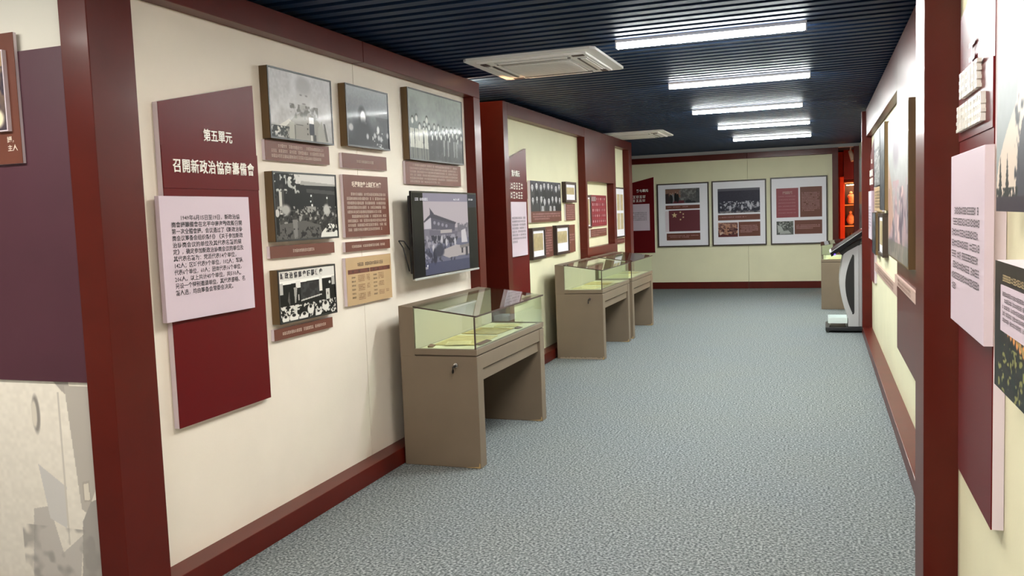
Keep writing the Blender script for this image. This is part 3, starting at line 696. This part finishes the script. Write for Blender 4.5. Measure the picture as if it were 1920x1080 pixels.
# ------------------------------------------------------------------ farther left bay
W2 = ('L', XW2)
t6, w6 = unit_panel('maroon slant topped unit six title panel beside the broad end board', W2, 7.79, 8.436, 0, '', [], None)
lettering('第六單元', .066, -.02, -.0285, 1.998 - .69, t6, 'white_ink', 'CENTER', bold=.0010, sx=.92, depth=.004, name='raised_lettering')
fine_print(t6, -.26, .26, 1.880 - .69, 1, .105, -.0335, 'white_ink', 201, cw=.075, name='raised_lettering')
fine_print(t6, -.20, .24, 1.790 - .69, 1, .105, -.0335, 'white_ink', 202, cw=.075, name='raised_lettering')
c6, y6 = text_card(t6, 7.868 - 8.113, 8.330 - 8.113, 1.160 - .69, 1.692 - .69, -.029)
fine_print(c6, -.235, .19, 1.545 - .69, 8, .033, y6, 'text_ink', 203, last=.35, cw=.024)
def faces_pic(seed, w_=110, h=74):
    p = Pic(w_, h, (70, 66, 76), (44, 42, 50), 8, seed); r_ = random.Random(seed)
    for row, (y, n) in enumerate(((.17, 8), (.60, 8))):
        hs = [((i + .5 + r_.uniform(-.12, .12)) / n, y + r_.uniform(-.04, .07), r_.uniform(.85, 1.15)) for i in range(n)]
        for x, yy, k in hs: p.ell(x, yy + .34, .07, .24, (r_.choice((30, 38, 48, 64)),) * 3, .3)
        for x, yy, k in hs:
            p.poly([(x - .012, yy + .10), (x + .012, yy + .10), (x, yy + .17)], (190, 188, 192)).ell(x, yy - .03, .040 * k, .115 * k, (34, 32, 38), .3).ell(x, yy + .01, .032 * k, .095 * k, (206, 202, 206), .3)
            p.ell(x - .012, yy - .005, .006, .012, (90, 86, 92), .6).ell(x + .012, yy - .005, .006, .012, (90, 86, 92), .6).ell(x, yy + .055, .010, .010, (120, 114, 120), .6)
    for x in (.36, .62, .75): p.poly([(x - .03, .82), (x + .03, .82), (x + .04, 1), (x - .04, 1)], (196, 194, 198), .9)
    p.rect(.295, .52, .30, 1, (190, 190, 192)).rect(.41, .52, .415, 1, (190, 190, 192)).rect(.295, .52, .415, .535, (190, 190, 192))
    return p
tg, wg, hg = board('portrait_board', 'board with rows of black and white portraits above brown text', 'sign', W2, 8.54, 9.65, 1.48, 1.915, .03, 'board_brown')
print_sheet(faces_pic(21), -wg / 2, wg / 2, .115, hg, -.0315, tg)
fine_print(tg, -wg / 2 + .05, wg / 2 - .05, .095, 3, .026, -.0315, 'pink_ink', 204, last=.6)
def framed_doc(label, wall, s0, s1, z0, z1, mw, th=.05, doc='doc_tan', group='small framed documents', dz=0.03, nlines=10):
    t = wall_thing('framed_document', label, 'picture frame', wall, s0, s1, z0, group); w_ = s1 - s0; h = z1 - z0; r_ = .03
    part('frame', 'dark_frame', t, (-w_ / 2, w_ / 2, -th, 0, 0, r_), (-w_ / 2, w_ / 2, -th, 0, h - r_, h), (-w_ / 2, -w_ / 2 + r_, -th, 0, r_, h - r_), (w_ / 2 - r_, w_ / 2, -th, 0, r_, h - r_), bev=.002)
    part('mat_board', 'mat_white', t, (-w_ / 2 + r_, w_ / 2 - r_, -th + .012, -.002, r_, h - r_))
    yy = -th + .012 - .001
    dc = part('document_sheet', doc, t, (-w_ / 2 + r_ + mw, w_ / 2 - r_ - mw, yy, yy + .001, r_ + mw + dz, h - r_ - mw))
    fine_print(dc, -w_ / 2 + r_ + mw + .02, w_ / 2 - r_ - mw - .02, h - r_ - mw - .04, nlines, (h - 2 * r_ - 2 * mw - dz - .06) / nlines, yy - .0008, 'old_paper_dark', int(s0 * 100), name='faded_print')
    return t
framed_doc('small dark framed document above a brown caption by the niche block', W2, 9.80, 10.27, 1.692, 1.935, .035)
caption('brown caption board under the small framed document by the niche block', 9.88, 10.285, 1.478, 1.678, 7, .025, .03, 31, wall=W2, group='brown caption boards of the farther left bay', mt='pink_ink')
framed_doc('dark framed tall document beside a brown board with ten lines', W2, 8.50, 8.95, 1.093, 1.424, .03)
caption('brown text board with ten lines right of the tall framed document', 8.952, 9.318, 1.094, 1.426, 10, .028, .03, 32, wall=W2, group='brown caption boards of the farther left bay', mt='pink_ink', last=.6)
framed_doc('dark framed document with a deep white mat beside a brown board', W2, 9.37, 9.90, 1.098, 1.432, .04, dz=.06)
caption('brown text board with four lines right of the deep matted document', 9.902, 10.255, 1.098, 1.427, 4, .03, .03, 33, wall=W2, group='brown caption boards of the farther left bay', mt='pink_ink', last=.4)
# inside the niche
framed_doc('narrow framed sheet at the side of the square niche', W2, 10.68, 11.02, 1.36, 1.79, .02, th=.04, dz=0)
tp, wp, hp = board('portrait_grid', 'crimson board with a grid of small portraits inside the square niche', 'sign', W2, 11.06, 11.92, 1.38, 1.795, .025, 'maroon_print')
pg = Pic(96, 70, (128, 30, 46), (120, 24, 40), 3, 31)
pg.rect(.02, .02, .30, .18, (150, 130, 134)); rg = random.Random(5)
for r_ in range(5):
    for c_ in range(7):
        if r_ == 0 and c_ < 2: continue
        x, y = .06 + c_ * .13, .05 + r_ * .19
        pg.rect(x, y, x + .10, y + .14, (146, 44, 60)).rect(x + .02, y + .01, x + .06, y + .09, (rg.choice((206, 180, 150, 120)),) * 3, .85).rect(x - .008, y + .15, x + .11, y + .16, (206, 120, 128), .8)
print_sheet(pg, -wp / 2 + .01, wp / 2 - .01, .012, hp - .012, -.0262, tp)
caption('brown caption board under the portrait grid in the niche', 11.03, 11.915, 1.243, 1.346, 3, .027, .04, 34, wall=W2, group='brown caption boards of the farther left bay', mt='pink_ink', last=.5)
# end segment
te = wall_thing('framed_document', 'tall dark frame with four manuscript pages beside the niche block', 'picture frame', W2, 12.50, 13.09, 1.182, 1.925 and 1.182)
hE2 = .743; wE2 = .59
te['group'] = 'small framed documents'
part('frame', 'dark_frame', te, (-wE2 / 2, wE2 / 2, -.03, 0, 0, .02), (-wE2 / 2, wE2 / 2, -.03, 0, hE2 - .02, hE2), (-wE2 / 2, -wE2 / 2 + .02, -.03, 0, .02, hE2 - .02), (wE2 / 2 - .02, wE2 / 2, -.03, 0, .02, hE2 - .02))
part('mat_board', 'mat_white', te, (-wE2 / 2 + .02, wE2 / 2 - .02, -.024, 0, .02, hE2 - .02))
for a in (-.13, .10):
    for z in (.12, .40): part('manuscript_page', 'doc_tan', te, (a - .07, a + .12, -.0255, -.0235, z, z + .24))
caption('brown caption board under the four manuscript pages', 12.47, 13.08, 1.09, 1.165, 1, .03, .04, 35, wall=W2, group='brown caption boards of the farther left bay', mt='pink_ink')

# ------------------------------------------------------------------ far wall
W3 = ('F', YF)
t7, w7 = unit_panel('maroon slant topped unit seven title panel beside the flag frame', W3, -3.775, -3.117, 0, '', [], None, z0=.73, zh=2.228)
lettering('第七單元', .062, .10, -.0295, 1.995 - .73, t7, 'white_ink', 'CENTER', bold=.0018, sx=.95, depth=.004, name='raised_lettering')
fine_print(t7, -.16, .20, 1.875 - .73, 1, .085, -.034, 'white_ink', 301, cw=.066, name='raised_lettering')
fine_print(t7, -.10, .18, 1.800 - .73, 1, .085, -.034, 'white_ink', 302, cw=.066, name='raised_lettering')
c7, y7 = text_card(t7, -.33, -3.210 + 3.446, 1.176 - .73, 1.704 - .73, -.03)
fine_print(c7, -.29, .20, 1.545 - .73, 6, .036, y7 - .001, 'text_ink', 303, last=.2, cw=.028)
def poster_frame(label, s0, s1, z0, z1):
    t = wall_thing('framed_poster', label, 'picture frame', W3, s0, s1, z0, 'large framed panels on the far wall'); w_ = s1 - s0; h = z1 - z0; r_ = .024
    part('frame', 'dark_frame', t, (-w_ / 2, w_ / 2, -.045, 0, 0, r_), (-w_ / 2, w_ / 2, -.045, 0, h - r_, h), (-w_ / 2, -w_ / 2 + r_, -.045, 0, r_, h - r_), (w_ / 2 - r_, w_ / 2, -.045, 0, r_, h - r_), bev=.002)
    part('mat_board', 'mat_white', t, (-w_ / 2 + r_, w_ / 2 - r_, -.035, 0, r_, h - r_))
    return t, w_, h
def plate(t, w_, h, u0_, v0_, u1_, v1_, mt, name='text_panel', lines=0, seed=0, ink='pink_ink', mrg=.03, lh=.03):
    x0, x1 = -w_ / 2 + u0_ * w_, -w_ / 2 + u1_ * w_; z1, z0 = h - v0_ * h, h - v1_ * h
    o = part(name, mt, t, (x0, x1, -.038, -.035, z0, z1))
    if lines: fine_print(o, x0 + mrg, x1 - mrg, (z0 + z1) / 2 + lines * lh / 2, lines, lh, -.0405, ink, seed, last=.7)
    return o
def sheet(t, w_, h, u0_, v0_, u1_, v1_, pic, name='print'):
    return print_sheet(pic, -w_ / 2 + u0_ * w_, -w_ / 2 + u1_ * w_, h - v1_ * h, h - v0_ * h, -.0385, t, 'print_matt', name)
f1, fw1, fh1 = poster_frame('large framed panel with a red flag print and a ceremony print', -3.055, -2.047, .834, 2.083)
p = Pic(90, 40, (96, 92, 90), (84, 84, 86), 10, 61)
p.rect(0, .05, .45, .6, (132, 98, 84)).patch(.4, 0, 1, 1, 16, .45, (130, 128, 126), 3, .3).rect(0, .80, .55, 1, (98, 46, 54)).poly([(.0, .35), (.10, .3), (.12, 1), (0, 1)], (58, 44, 46))
for x, y, c in ((.15, .45, 70), (.22, .42, 190), (.30, .36, 40), (.36, .42, 48), (.18, .5, 60)): p.ell(x, y + .22, .04, .30, (c * .7, c * .7, c * .72), .3).ell(x, y - .12, .014, .04, (176, 150, 132), .4)
p.ell(.68, .9, .09, .14, (48, 50, 54), .3).ell(.82, .95, .07, .1, (50, 52, 56), .3).rect(.9, .0, 1, 1, (60, 62, 66), .6)
sheet(f1, fw1, fh1, .165, .085, .825, .315, p)
plate(f1, fw1, fh1, .165, .345, .825, .405, 'board_brown', lines=1, seed=1)
plate(f1, fw1, fh1, .155, .435, .225, .76, 'pvc_edge', 'flag_hoist')
fl = plate(f1, fw1, fh1, .225, .425, .825, .755, 'flag_red', 'flag_print')
def star(cx, cz, r_, parent, mt='star_gold', y=-.0405, rot=0):
    bm = bmesh.new(); pts = []
    for k in range(10):
        a = PI / 2 + rot + k * PI / 5; q = r_ if k % 2 == 0 else r_ * .42; pts.append((cx + q * math.cos(a), cz + q * math.sin(a)))
    ctr = bm.verts.new((cx, y, cz)); vs = [bm.verts.new((a, y, b)) for a, b in pts]
    for k in range(10): bm.faces.new((ctr, vs[k], vs[(k + 1) % 10]))
    return mesh_obj('star', bm, mt, parent)
X0 = -fw1 / 2
star(X0 + .335 * fw1, fh1 * (1 - .50), .058, fl)
for u_, v_ in ((.45, .455), (.505, .485), (.505, .535), (.45, .57)): star(X0 + u_ * fw1, fh1 * (1 - v_), .022, fl, rot=.4)
plate(f1, fw1, fh1, .175, .785, .825, .895, 'board_brown', lines=2, seed=2)
f2, fw2, fh2 = poster_frame('large framed panel with a dark night crowd photograph', -1.990, -.973, .835, 2.091)
p = Pic(110, 60, (56, 54, 68), (50, 50, 62), 3, 62)
p.rect(0, 0, 1, .10, (96, 94, 104)).rect(0, .93, 1, 1, (128, 122, 126)).patch(.05, .52, 1, .80, 26, .52, (188, 186, 196), 71, .12, .9).patch(.05, .70, 1, .95, 24, .64, (168, 166, 178), 72, .12, .8).patch(0, .58, 1, 1, 30, .55, (44, 44, 56), 73, .1, .7)
for x, y in ((.30, .80), (.58, .78), (.73, .66), (.78, .78), (.95, .68)): p.ell(x, y, .03, .11, (188, 186, 196), .5)
sheet(f2, fw2, fh2, .11, .125, .885, .50, p)
plate(f2, fw2, fh2, .11, .525, .885, .61, 'board_brown', lines=1, seed=3)
p = Pic(60, 46, (120, 84, 78), (96, 56, 54), 8, 63)
p.patch(0, 0, 1, .8, 9, .45, (186, 140, 118), 5, .2).ell(.45, .55, .14, .34, (176, 128, 104), .3).patch(0, .35, 1, 1, 12, .55, (66, 34, 38), 7, .15).poly([(.06, .74), (.24, .62), (.26, .74), (.1, .88)], (206, 176, 160)).rect(.0, .88, 1, 1, (92, 40, 42))
sheet(f2, fw2, fh2, .11, .645, .475, .865, p)
plate(f2, fw2, fh2, .49, .64, .885, .86, 'board_brown', lines=5, seed=4)
f3, fw3, fh3 = poster_frame('large framed panel with a crimson text sheet and a brown sheet', -.900, .122, .835, 2.102)
plate(f3, fw3, fh3, .105, .165, .495, .60, 'maroon_print', lines=0)
fine_print(f3, -fw3 / 2 + .22 * fw3, -fw3 / 2 + .40 * fw3, fh3 * .785, 2, .028, -.0405, 'cream_ink', 5)
fine_print(f3, -fw3 / 2 + .14 * fw3, -fw3 / 2 + .46 * fw3, fh3 * .72, 6, .062, -.0405, 'pink_ink', 6, fill=.22)
plate(f3, fw3, fh3, .525, .155, .905, .60, 'board_brown', lines=12, seed=7)
p = Pic(60, 46, (104, 106, 102), (92, 94, 92), 10, 64)
p.patch(0, 0, 1, .5, 10, .5, (164, 166, 162), 3, .15).patch(0, .0, 1, .6, 12, .55, (66, 68, 66), 4, .15).poly([(.05, .25), (.30, .4), (.42, .72), (.1, .85)], (178, 180, 176)).poly([(.2, .76), (.7, .68), (.86, .92), (.2, .96)], (172, 174, 170))
sheet(f3, fw3, fh3, .105, .655, .405, .855, p)
plate(f3, fw3, fh3, .425, .645, .905, .85, 'board_brown', lines=3, seed=8)

# ------------------------------------------------------------------ front left mural wall
lm = wall_thing('mural_print', 'faint grey ink mural print below the purple maroon panel', 'mural', ('F', 2.60), -3.40, -2.692, .104)
p = Pic(150, 190, (240, 233, 220), (222, 215, 204), 5, 81)
p.poly([(.72, .0), (.83, .0), (.845, .05), (.80, .06)], (176, 168, 160)).poly([(.80, .02), (1, .02), (1, .45), (.90, .62), (.86, .60)], (186, 179, 170)).poly([(.50, .62), (.62, .60), (.70, .82), (.86, .72), (.80, 1), (.45, 1)], (188, 182, 176), .9)
p.poly([(.86, .66), (.93, .56), (1, .54), (1, 1), (.82, 1)], (166, 160, 154)).poly([(.56, .40), (.76, .50), (.74, .70), (.62, .66)], (206, 202, 198)).rect(.745, .05, .755, .78, (206, 199, 188)).patch(.4, .7, 1, 1, 10, .5, (150, 145, 140), 4, .2, .7)
for k in range(3): p.poly([(.875, .47), (.93, .46), (.935, .56), (.88, .565)], (176, 168, 158)).poly([(.885, .48), (.922, .472), (.926, .552), (.888, .555)], (222, 214, 200))
p.ell(.575, .16, .03, .09, (150, 144, 138), .3).ell(.562, .16, .02, .065, (222, 214, 200), .3)
print_sheet(p, -.354, .354, 0, .86, -.002, lm)
pp = wall_thing('maroon_panel', 'large purple maroon panel on the mural wall beside the post', 'sign', ('F', 2.60), -4.6, -2.692, .965)
part('panel_sheet', 'purple_red', pp, (-.954, .954, -.012, 0, 0, 1.292))
bp_, bw, bh = board('photo_board', 'brown board with a small photograph on the purple maroon panel', 'sign', ('F', 2.587), -3.53, -2.922, 1.828, 2.328, .015, 'board_brown')
part('photo_backing', 'pvc_edge', bp_, (-.25, .262, -.033, -.015, .125, .435))
p = Pic(60, 44, (190, 160, 120), (70, 60, 70), 10, 82); p.patch(0, .2, 1, 1, 10, .5, (60, 54, 70), 3, .2).ell(.9, .85, .08, .12, (240, 230, 200), .4)
print_sheet(p, -.245, .257, .13, .43, -.0342, bp_)
lettering('議，', .026, .285, -.0165, .105, bp_, 'cream_ink', 'RIGHT', bold=.0004)
lettering('主人', .026, .285, -.0165, .072, bp_, 'cream_ink', 'RIGHT', bold=.0004)

# ------------------------------------------------------------------ near right wall
W4 = ('R', XR1)
tr, wr = unit_panel('dark red slant topped unit title panel on the near right wall', W4, 2.41, 2.965, 0, '', [], None, z0=.715, zl=2.088, zh=2.215)
fine_print(tr, -.085, .14, 1.985 - .715, 1, .14, -.0335, 'white_ink', 401, cw=.115, name='raised_lettering')
def block_letters(parent, x0, x1, z0, z1, n, y, d, seed):
    rng = random.Random(seed); bm = bmesh.new(); cw = (x1 - x0) / n; h = z1 - z0
    for i in range(n):
        a = x0 + i * cw; g = cw * .9
        for rr in (0, .3, .6, .88): l = rng.uniform(.7, 1) * g; box(bm, a + (g - l) / 2, a + (g + l) / 2, y - d, y, z0 + rr * h, z0 + rr * h + h * .13)
        for cc in (rng.uniform(.1, .3), rng.uniform(.6, .85)): box(bm, a + cc * g, a + cc * g + g * .13, y - d, y, z0, z1)
    return mesh_obj('raised_lettering', bm, 'white_ink', parent)
block_letters(tr, -.19, .13, 1.842 - .715, 1.915 - .715, 6, -.032, .012, 1)
block_letters(tr, -.24, .19, 1.750 - .715, 1.823 - .715, 8, -.032, .012, 2)
cr, yr = text_card(tr, -.275, .30, 1.187 - .715, 1.682 - .715, -.030)
fine_print(cr, -.245, .24, 1.530 - .715, 8, .032, yr, 'text_ink', 402, first=.05, last=.2, cw=.022)
tu = wall_thing('poster', 'grey blue poster of a city gate with conifers on the near right wall', 'poster', W4, 1.35, 2.212, 1.522)
part('foam_core', 'pvc_edge', tu, (-.431, .431, -.055, 0, 0, .62))
p = Pic(150, 110, (176, 184, 184), (150, 158, 160), 4, 91)
p.poly([(.0, .0), (.0, .36), (.03, .28), (.05, 0)], (206, 184, 196)).poly([(.40, .20), (.36, .36), (.26, .54), (.24, .64), (.16, .70), (.10, .75), (.035, .82), (.01, .88), (0, 1), (1, 1), (1, .2)], (222, 206, 190))
p.poly([(.22, 1), (.245, .88), (.27, .78), (.30, .71), (.36, .67), (.7, .60), (1, .62), (1, 1)], (70, 70, 78)).patch(.22, .6, 1, 1, 30, .55, (50, 50, 58), 6, .2).patch(.0, .92, .26, 1, 60, .36, (44, 48, 46), 5, .15)
for cx in (.052, .138):
    for k in range(7):
        v = .80 + k * .03; p.poly([(cx, v), (cx + .010 + k * .006, v + .05), (cx - .010 - k * .006, v + .05)], (44, 48, 46))
p.rect(0, .95, 1, 1, (56, 48, 58))
print_sheet(p, -.431, .431, 0, .62, -.0562, tu, 'print_matt')
tl = wall_thing('poster', 'dark night scene poster with glowing lanterns and a white text sheet', 'poster', W4, 1.35, 2.215, 1.128)
part('foam_core', 'pvc_edge', tl, (-.4325, .4325, -.055, 0, 0, .284))
p = Pic(150, 70, (48, 40, 36), (30, 30, 28), 5, 92)
p.patch(.0, .5, 1, 1, 30, .55, (26, 34, 30), 3, .1).patch(.05, .62, 1, 1, 34, .66, (150, 150, 84), 4, .06, .9)
for k in range(26): p.ell(.10 + k * .035, .47 + k * .016, .013, .045, (226, 150, 80), .4)
p.poly([(.07, .38), (.12, .40), (.55, .72), (.5, .74)], (170, 140, 84))
print_sheet(p, -.4325, .4325, 0, .284, -.0562, tl, 'print_gloss')
ws = part('text_sheet', 'card_white', tl, (-.355, .25, -.0585, -.0568, .135, .235), label='white text sheet on the poster')
fine_print(ws, -.33, .22, .222, 5, .014, -.0592, 'ink', 403)
fine_print(tl, -.34, .1, .258, 1, .022, -.0575, 'star_gold', 404, name='gold_lettering')

# ------------------------------------------------------------------ right bay pictures
W5 = ('R', XR2)
t8, w8 = unit_panel('dark red slant topped unit title panel by the kiosk post', W5, 10.05, 10.70, 0, '', [], None)
block_letters(t8, -.05, .06, 1.985 - .69, 2.03 - .69, 2, -.028, .008, 5)
block_letters(t8, -.25, .25, 1.845 - .69, 1.915 - .69, 7, -.032, .010, 3)
block_letters(t8, -.25, .25, 1.755 - .69, 1.825 - .69, 7, -.032, .010, 4)
c8, y8 = text_card(t8, -.29, .29, 1.16 - .69, 1.685 - .69, -.029)
fine_print(c8, -.25, .25, 1.52 - .69, 8, .033, y8, 'text_ink', 405, last=.4, cw=.024)
p = Pic(80, 60, (176, 174, 172), (150, 148, 146), 8, 93); p.patch(0, .3, 1, 1, 14, .5, (96, 96, 100), 3, .15).patch(0, .35, 1, .95, 26, .6, (206, 204, 202), 4, .1)
photo('photograph', 'grey photograph over a printed sheet beside the unit panel of the right bay', W5, 8.83, 10.0, 1.72, 2.27, .03, p, group='pictures of the right bay', side='dark_frame')
tt, wt, ht = board('text_board', 'pale printed sheet under the grey photograph of the right bay', 'sign', W5, 8.83, 10.0, 1.47, 1.71, .025, 'tan_board')
fine_print(tt, -.5, .5, .2, 6, .03, -.0265, 'ink', 406)
p = Pic(60, 60, (128, 130, 132), (92, 94, 98), 8, 94); p.patch(0, .3, 1, 1, 10, .5, (70, 72, 76), 3, .2)
photo('photograph', 'tall grey picture in a thick brown frame next to the big painting', W5, 8.10, 8.70, 1.485, 2.24, .05, p, group='pictures of the right bay')
p = Pic(60, 46, (120, 124, 130), (84, 86, 92), 8, 95); p.patch(0, .2, 1, 1, 10, .5, (60, 62, 66), 3, .2)
photo('photograph', 'small dim photograph in a brown box frame near the kiosk post', W5, 9.42, 9.98, 1.03, 1.455, .05, p, group='pictures of the right bay')
framed_doc('white matted framed document below the tall grey picture', W5, 8.33, 8.97, 1.065, 1.455, .04)
caption('pinkish caption board below the small frames of the right bay', 7.0, 10.08, .83, .92, 2, .03, .5, 36, wall=W5, group='caption boards of the right bay', face='pink_board', edge='pink_board', mt='board_brown')
caption('pinkish caption board below the big painting', 5.20, 6.63, .985, 1.05, 2, .026, .25, 37, wall=('R', XR2F), group='caption boards of the right bay', face='pink_board', edge='pink_board', mt='board_brown', th=.014)
tb = wall_thing('painting', 'big crowd painting in a thick gold brown box frame on the projecting board', 'painting', ('R', XR2F), 5.17, 6.66, 1.18)
part('frame_box', 'wood_brown', tb, (-.745, .745, -.053, 0, 0, .93), bev=.002)
p = Pic(160, 100, (206, 212, 206), (120, 108, 112), 6, 96)
p.ell(.45, .22, .16, .14, (150, 140, 148), .6).patch(0, .45, 1, 1, 7, .45, (176, 142, 146), 6, .25).patch(0, .5, 1, 1, 13, .55, (96, 84, 96), 8, .2).poly([(0, .28), (.24, .5), (.3, .72), (0, .9)], (196, 150, 120), .6).patch(.2, .5, .8, 1, 16, .6, (206, 176, 170), 9, .15).rect(0, .88, 1, 1, (110, 108, 96), .7)
print_sheet(p, -.735, .735, .012, .918, -.0545, tb, 'print_gloss')

# alcove poster seen past the kiosk post
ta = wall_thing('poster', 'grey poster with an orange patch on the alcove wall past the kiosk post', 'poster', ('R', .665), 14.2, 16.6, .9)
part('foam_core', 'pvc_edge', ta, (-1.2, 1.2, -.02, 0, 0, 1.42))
p = Pic(40, 60, (196, 198, 196), (120, 116, 112), 8, 97); p.rect(0, .40, 1, .55, (206, 140, 100)).patch(0, .6, 1, 1, 8, .5, (90, 88, 86), 3, .2)  # orange band puts the orange light on this poster into its print colours
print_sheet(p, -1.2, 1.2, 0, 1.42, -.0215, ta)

# ------------------------------------------------------------------ touch screen kiosk (side on)
kx, ky = .26, 11.16
kk = thing('touch_screen_kiosk', 'silver touch screen kiosk with a sloping black screen and curved body', 'kiosk', (kx, ky, 0), 0)
KD = .52
def kz(pts): return [(a - kx, b) for a, b in pts]
prof = [(.304, .075), (.304, .15), (.293, .215), (.26, .305), (.236, .40), (.222, .478), (.212, .56), (.210, .619), (.212, .68), (.218, .736), (.228, .81), (.240, .88), (.255, .95), (.30, .985), (.36, 1.02), (.423, 1.055), (.423, .075)]
bm = bmesh.new(); prism(bm, kz(prof), 1, 0, KD); mesh_obj('body', bm, 'kiosk_silver', kk)
bm = bmesh.new(); prism(bm, kz([(.425, .075), (.475, .075), (.475, 1.08), (.425, 1.05)]), 1, .01, KD - .01); mesh_obj('rear_column', bm, 'silver', kk)
ins = []
for z in np.linspace(.24, .935, 18):
    k = (z - .585) / .36; ins.append((.273 + .085 * k * k * (1 if k < 0 else 1.0), z))
ins = [(.350, .225)] + ins + [(.352, .945), (.366, .945), (.374, .93), (.374, .245), (.366, .225)]
for yy0, yy1 in ((-.004, .001), (KD - .001, KD + .004)):
    bm = bmesh.new(); prism(bm, kz(ins), 1, yy0, yy1); mesh_obj('side_inset', bm, 'black', kk)
def slab(pts, y0, y1, mt, name, parent=kk):
    bm = bmesh.new(); prism(bm, kz(pts), 1, y0, y1); return mesh_obj(name, bm, mt, parent)
sl = slab([(.118, .930), (.103, .972), (.49, 1.240), (.51, 1.205)], -.10, KD + .10, 'black_gloss', 'screen_housing')
slab([(.101, .974), (.489, 1.243), (.486, 1.248), (.097, .979)], -.10, KD + .10, 'silver', 'screen_bezel', sl)
slab([(.12, .995), (.47, 1.237), (.468, 1.240), (.118, .998)], -.07, KD + .07, 'black_gloss', 'touch_glass', sl)
slab([(.24, .935), (.36, 1.0), (.44, 1.06), (.46, 1.14), (.2, .98)], .02, KD - .02, 'black', 'screen_mount')
bm = bmesh.new(); cyl(bm, (.155 - kx, -.104, .955), (.155 - kx, -.100, .955), .010); mesh_obj('status_light', bm, 'led_blue', sl)
bs = part('base', 'black', kk, (.045 - kx, .52 - kx, -.02, KD + .02, .022, .066), bev=.006)
for a in (.07, .48):
    for b in (.0, KD):
        bm = bmesh.new(); cyl(bm, (a - kx, b - .012, .0185), (a - kx, b + .012, .0185), .018); mesh_obj('caster', bm, 'black', bs)
at_ = thing('acrylic_tray', 'white acrylic tray with small wire feet on the kiosk base', 'tray', (.185, ky + .16, .068), 0)
bm = bmesh.new(); box(bm, -.11, .11, -.15, .15, .045, .052); box(bm, -.11, .11, -.15, -.144, .052, .115); box(bm, -.11, .11, .144, .15, .052, .115); box(bm, -.11, -.104, -.144, .144, .052, .115); box(bm, .104, .11, -.144, .144, .052, .115)
mesh_obj('tray_shell', bm, 'acrylic', at_)
for a in (-.09, .09):
    for b in (-.13, .13):
        bm = bmesh.new(); cyl(bm, (a, b, 0), (a, b, .046), .004, n=6); mesh_obj('wire_foot', bm, 'chrome', at_)

# ------------------------------------------------------------------ red lit room past the doorway
struct('wall_red_room', 'dark red back wall of the lit room past the doorway', 'wall', 'room_red', -.6, 2.2, 19.9, 20.0, 0, 3)
struct('wall_red_side', 'orange red side wall of the lit room past the doorway', 'wall', 'room_red', -.60, -.5, 17.4, 19.9, 0, 3)
struct('wall_red_screen', 'red screen beside the lit shelves past the doorway', 'wall', 'room_red', .38, .455, 19.30, 19.9, 0, 2.12)
struct('wall_red_lintel', 'dark red panel above the lit shelves past the doorway', 'wall', 'red_paint', .455, 1.4, 19.3, 19.9, 2.06, 2.75)
sh = thing('display_shelf', 'lit wooden display shelf past the doorway', 'shelf', (.85, 19.6, 0), 0)
part('back_panel', 'clay_dark', sh, (-.37, .40, .13, .15, .2, 2.0))
for a in (-.395, .40): part('upright', 'room_red', sh, (a, a + .02, -.12, .13, 0, 2.0))
for z in (.30, .66, 1.08, 1.52, 1.98): part('shelf_board', 'shelf_wood', sh, (-.375, .40, -.12, .13, z, z + .025))
shl = {'1.105': 'upper', '1.545': 'top', '.685': 'lower'}
def figurine(x, z, prof, mt, label):
    t = thing('figurine', label, 'ornament', (x, 19.57, z + .0015), 0, 'ornaments on the lit shelf')
    bm = bmesh.new(); lathe(bm, prof, 0, 0); mesh_obj('body', bm, mt, t)
    bm = bmesh.new(); lathe(bm, [(.02, prof[-1][1]), (.032, prof[-1][1] + .02), (.03, prof[-1][1] + .045), (.012, prof[-1][1] + .06)], 0, 0); mesh_obj('head', bm, mt, t)
    bm = bmesh.new(); box(bm, -.05, .05, -.05, .05, 0, .02, bev=.003); mesh_obj('plinth', bm, 'clay_dark', t)
vase = [(.035, .02), (.07, .06), (.085, .12), (.06, .19), (.03, .24)]
stump = [(.05, .02), (.06, .05), (.055, .12), (.075, .17), (.045, .21)]
figurine(.60, 1.545, stump, 'clay', 'clay figurine on the top board of the lit shelf')
figurine(.59, 1.1055, vase, 'clay', 'bulbous clay figurine on the middle board of the lit shelf')
figurine(.76, 1.105, stump, 'clay_dark', 'dark figurine on the middle board of the lit shelf')
figurine(.60, .6855, stump, 'clay_dark', 'dark figurine on the lower board of the lit shelf')
figurine(.77, .685, vase, 'clay', 'clay figurine on the lower board of the lit shelf')
rl = thing('strip_light', 'orange red strip light inside the room past the doorway', 'light', (1.25, 18.7, 0), 0)
part('glow_bar', 'red_strip', rl, (-.03, 0, -.03, .03, .5, 2.1)); part('housing', 'black', rl, (0, .04, -.04, .04, 0, 2.15))
wl = thing('shelf_light', 'warm lamp strip under the top of the lit shelf', 'light', (.85, 19.44, 1.94), 0)
part('glow_bar', 'warm_lamp', wl, (-.34, .36, -.008, .008, 0, .012)); part('holder', 'black', wl, (-.34, .36, -.012, .012, .012, .04))
ts = thing('spotlight', 'small tan track spotlight over the lit doorway', 'light', (.545, 17.55, 2.662), 0)
bm = bmesh.new(); cyl(bm, (0, 0, 0), (-.02, 0, -.14), .012); mesh_obj('stem', bm, 'spot_body', ts)
bm = bmesh.new(); cyl(bm, (-.02, 0, -.12), (.035, -.05, -.31), .036, .044); mesh_obj('can', bm, 'spot_body', ts)
# warm lamp of the passage between the two left bays
pl = thing('passage_lamp', 'warm uplight on the back of the television wall post in the passage', 'light', (-2.74, 6.5345, 2.42), 0)
part('lamp_plate', 'black', pl, (-.06, .06, 0, .02, -.05, .05)); part('lamp_cup', 'black', pl, (-.05, .05, .02, .10, -.03, .0)); part('lamp_glass', 'passage_glow', pl, (-.045, .045, .025, .095, .0, .012))
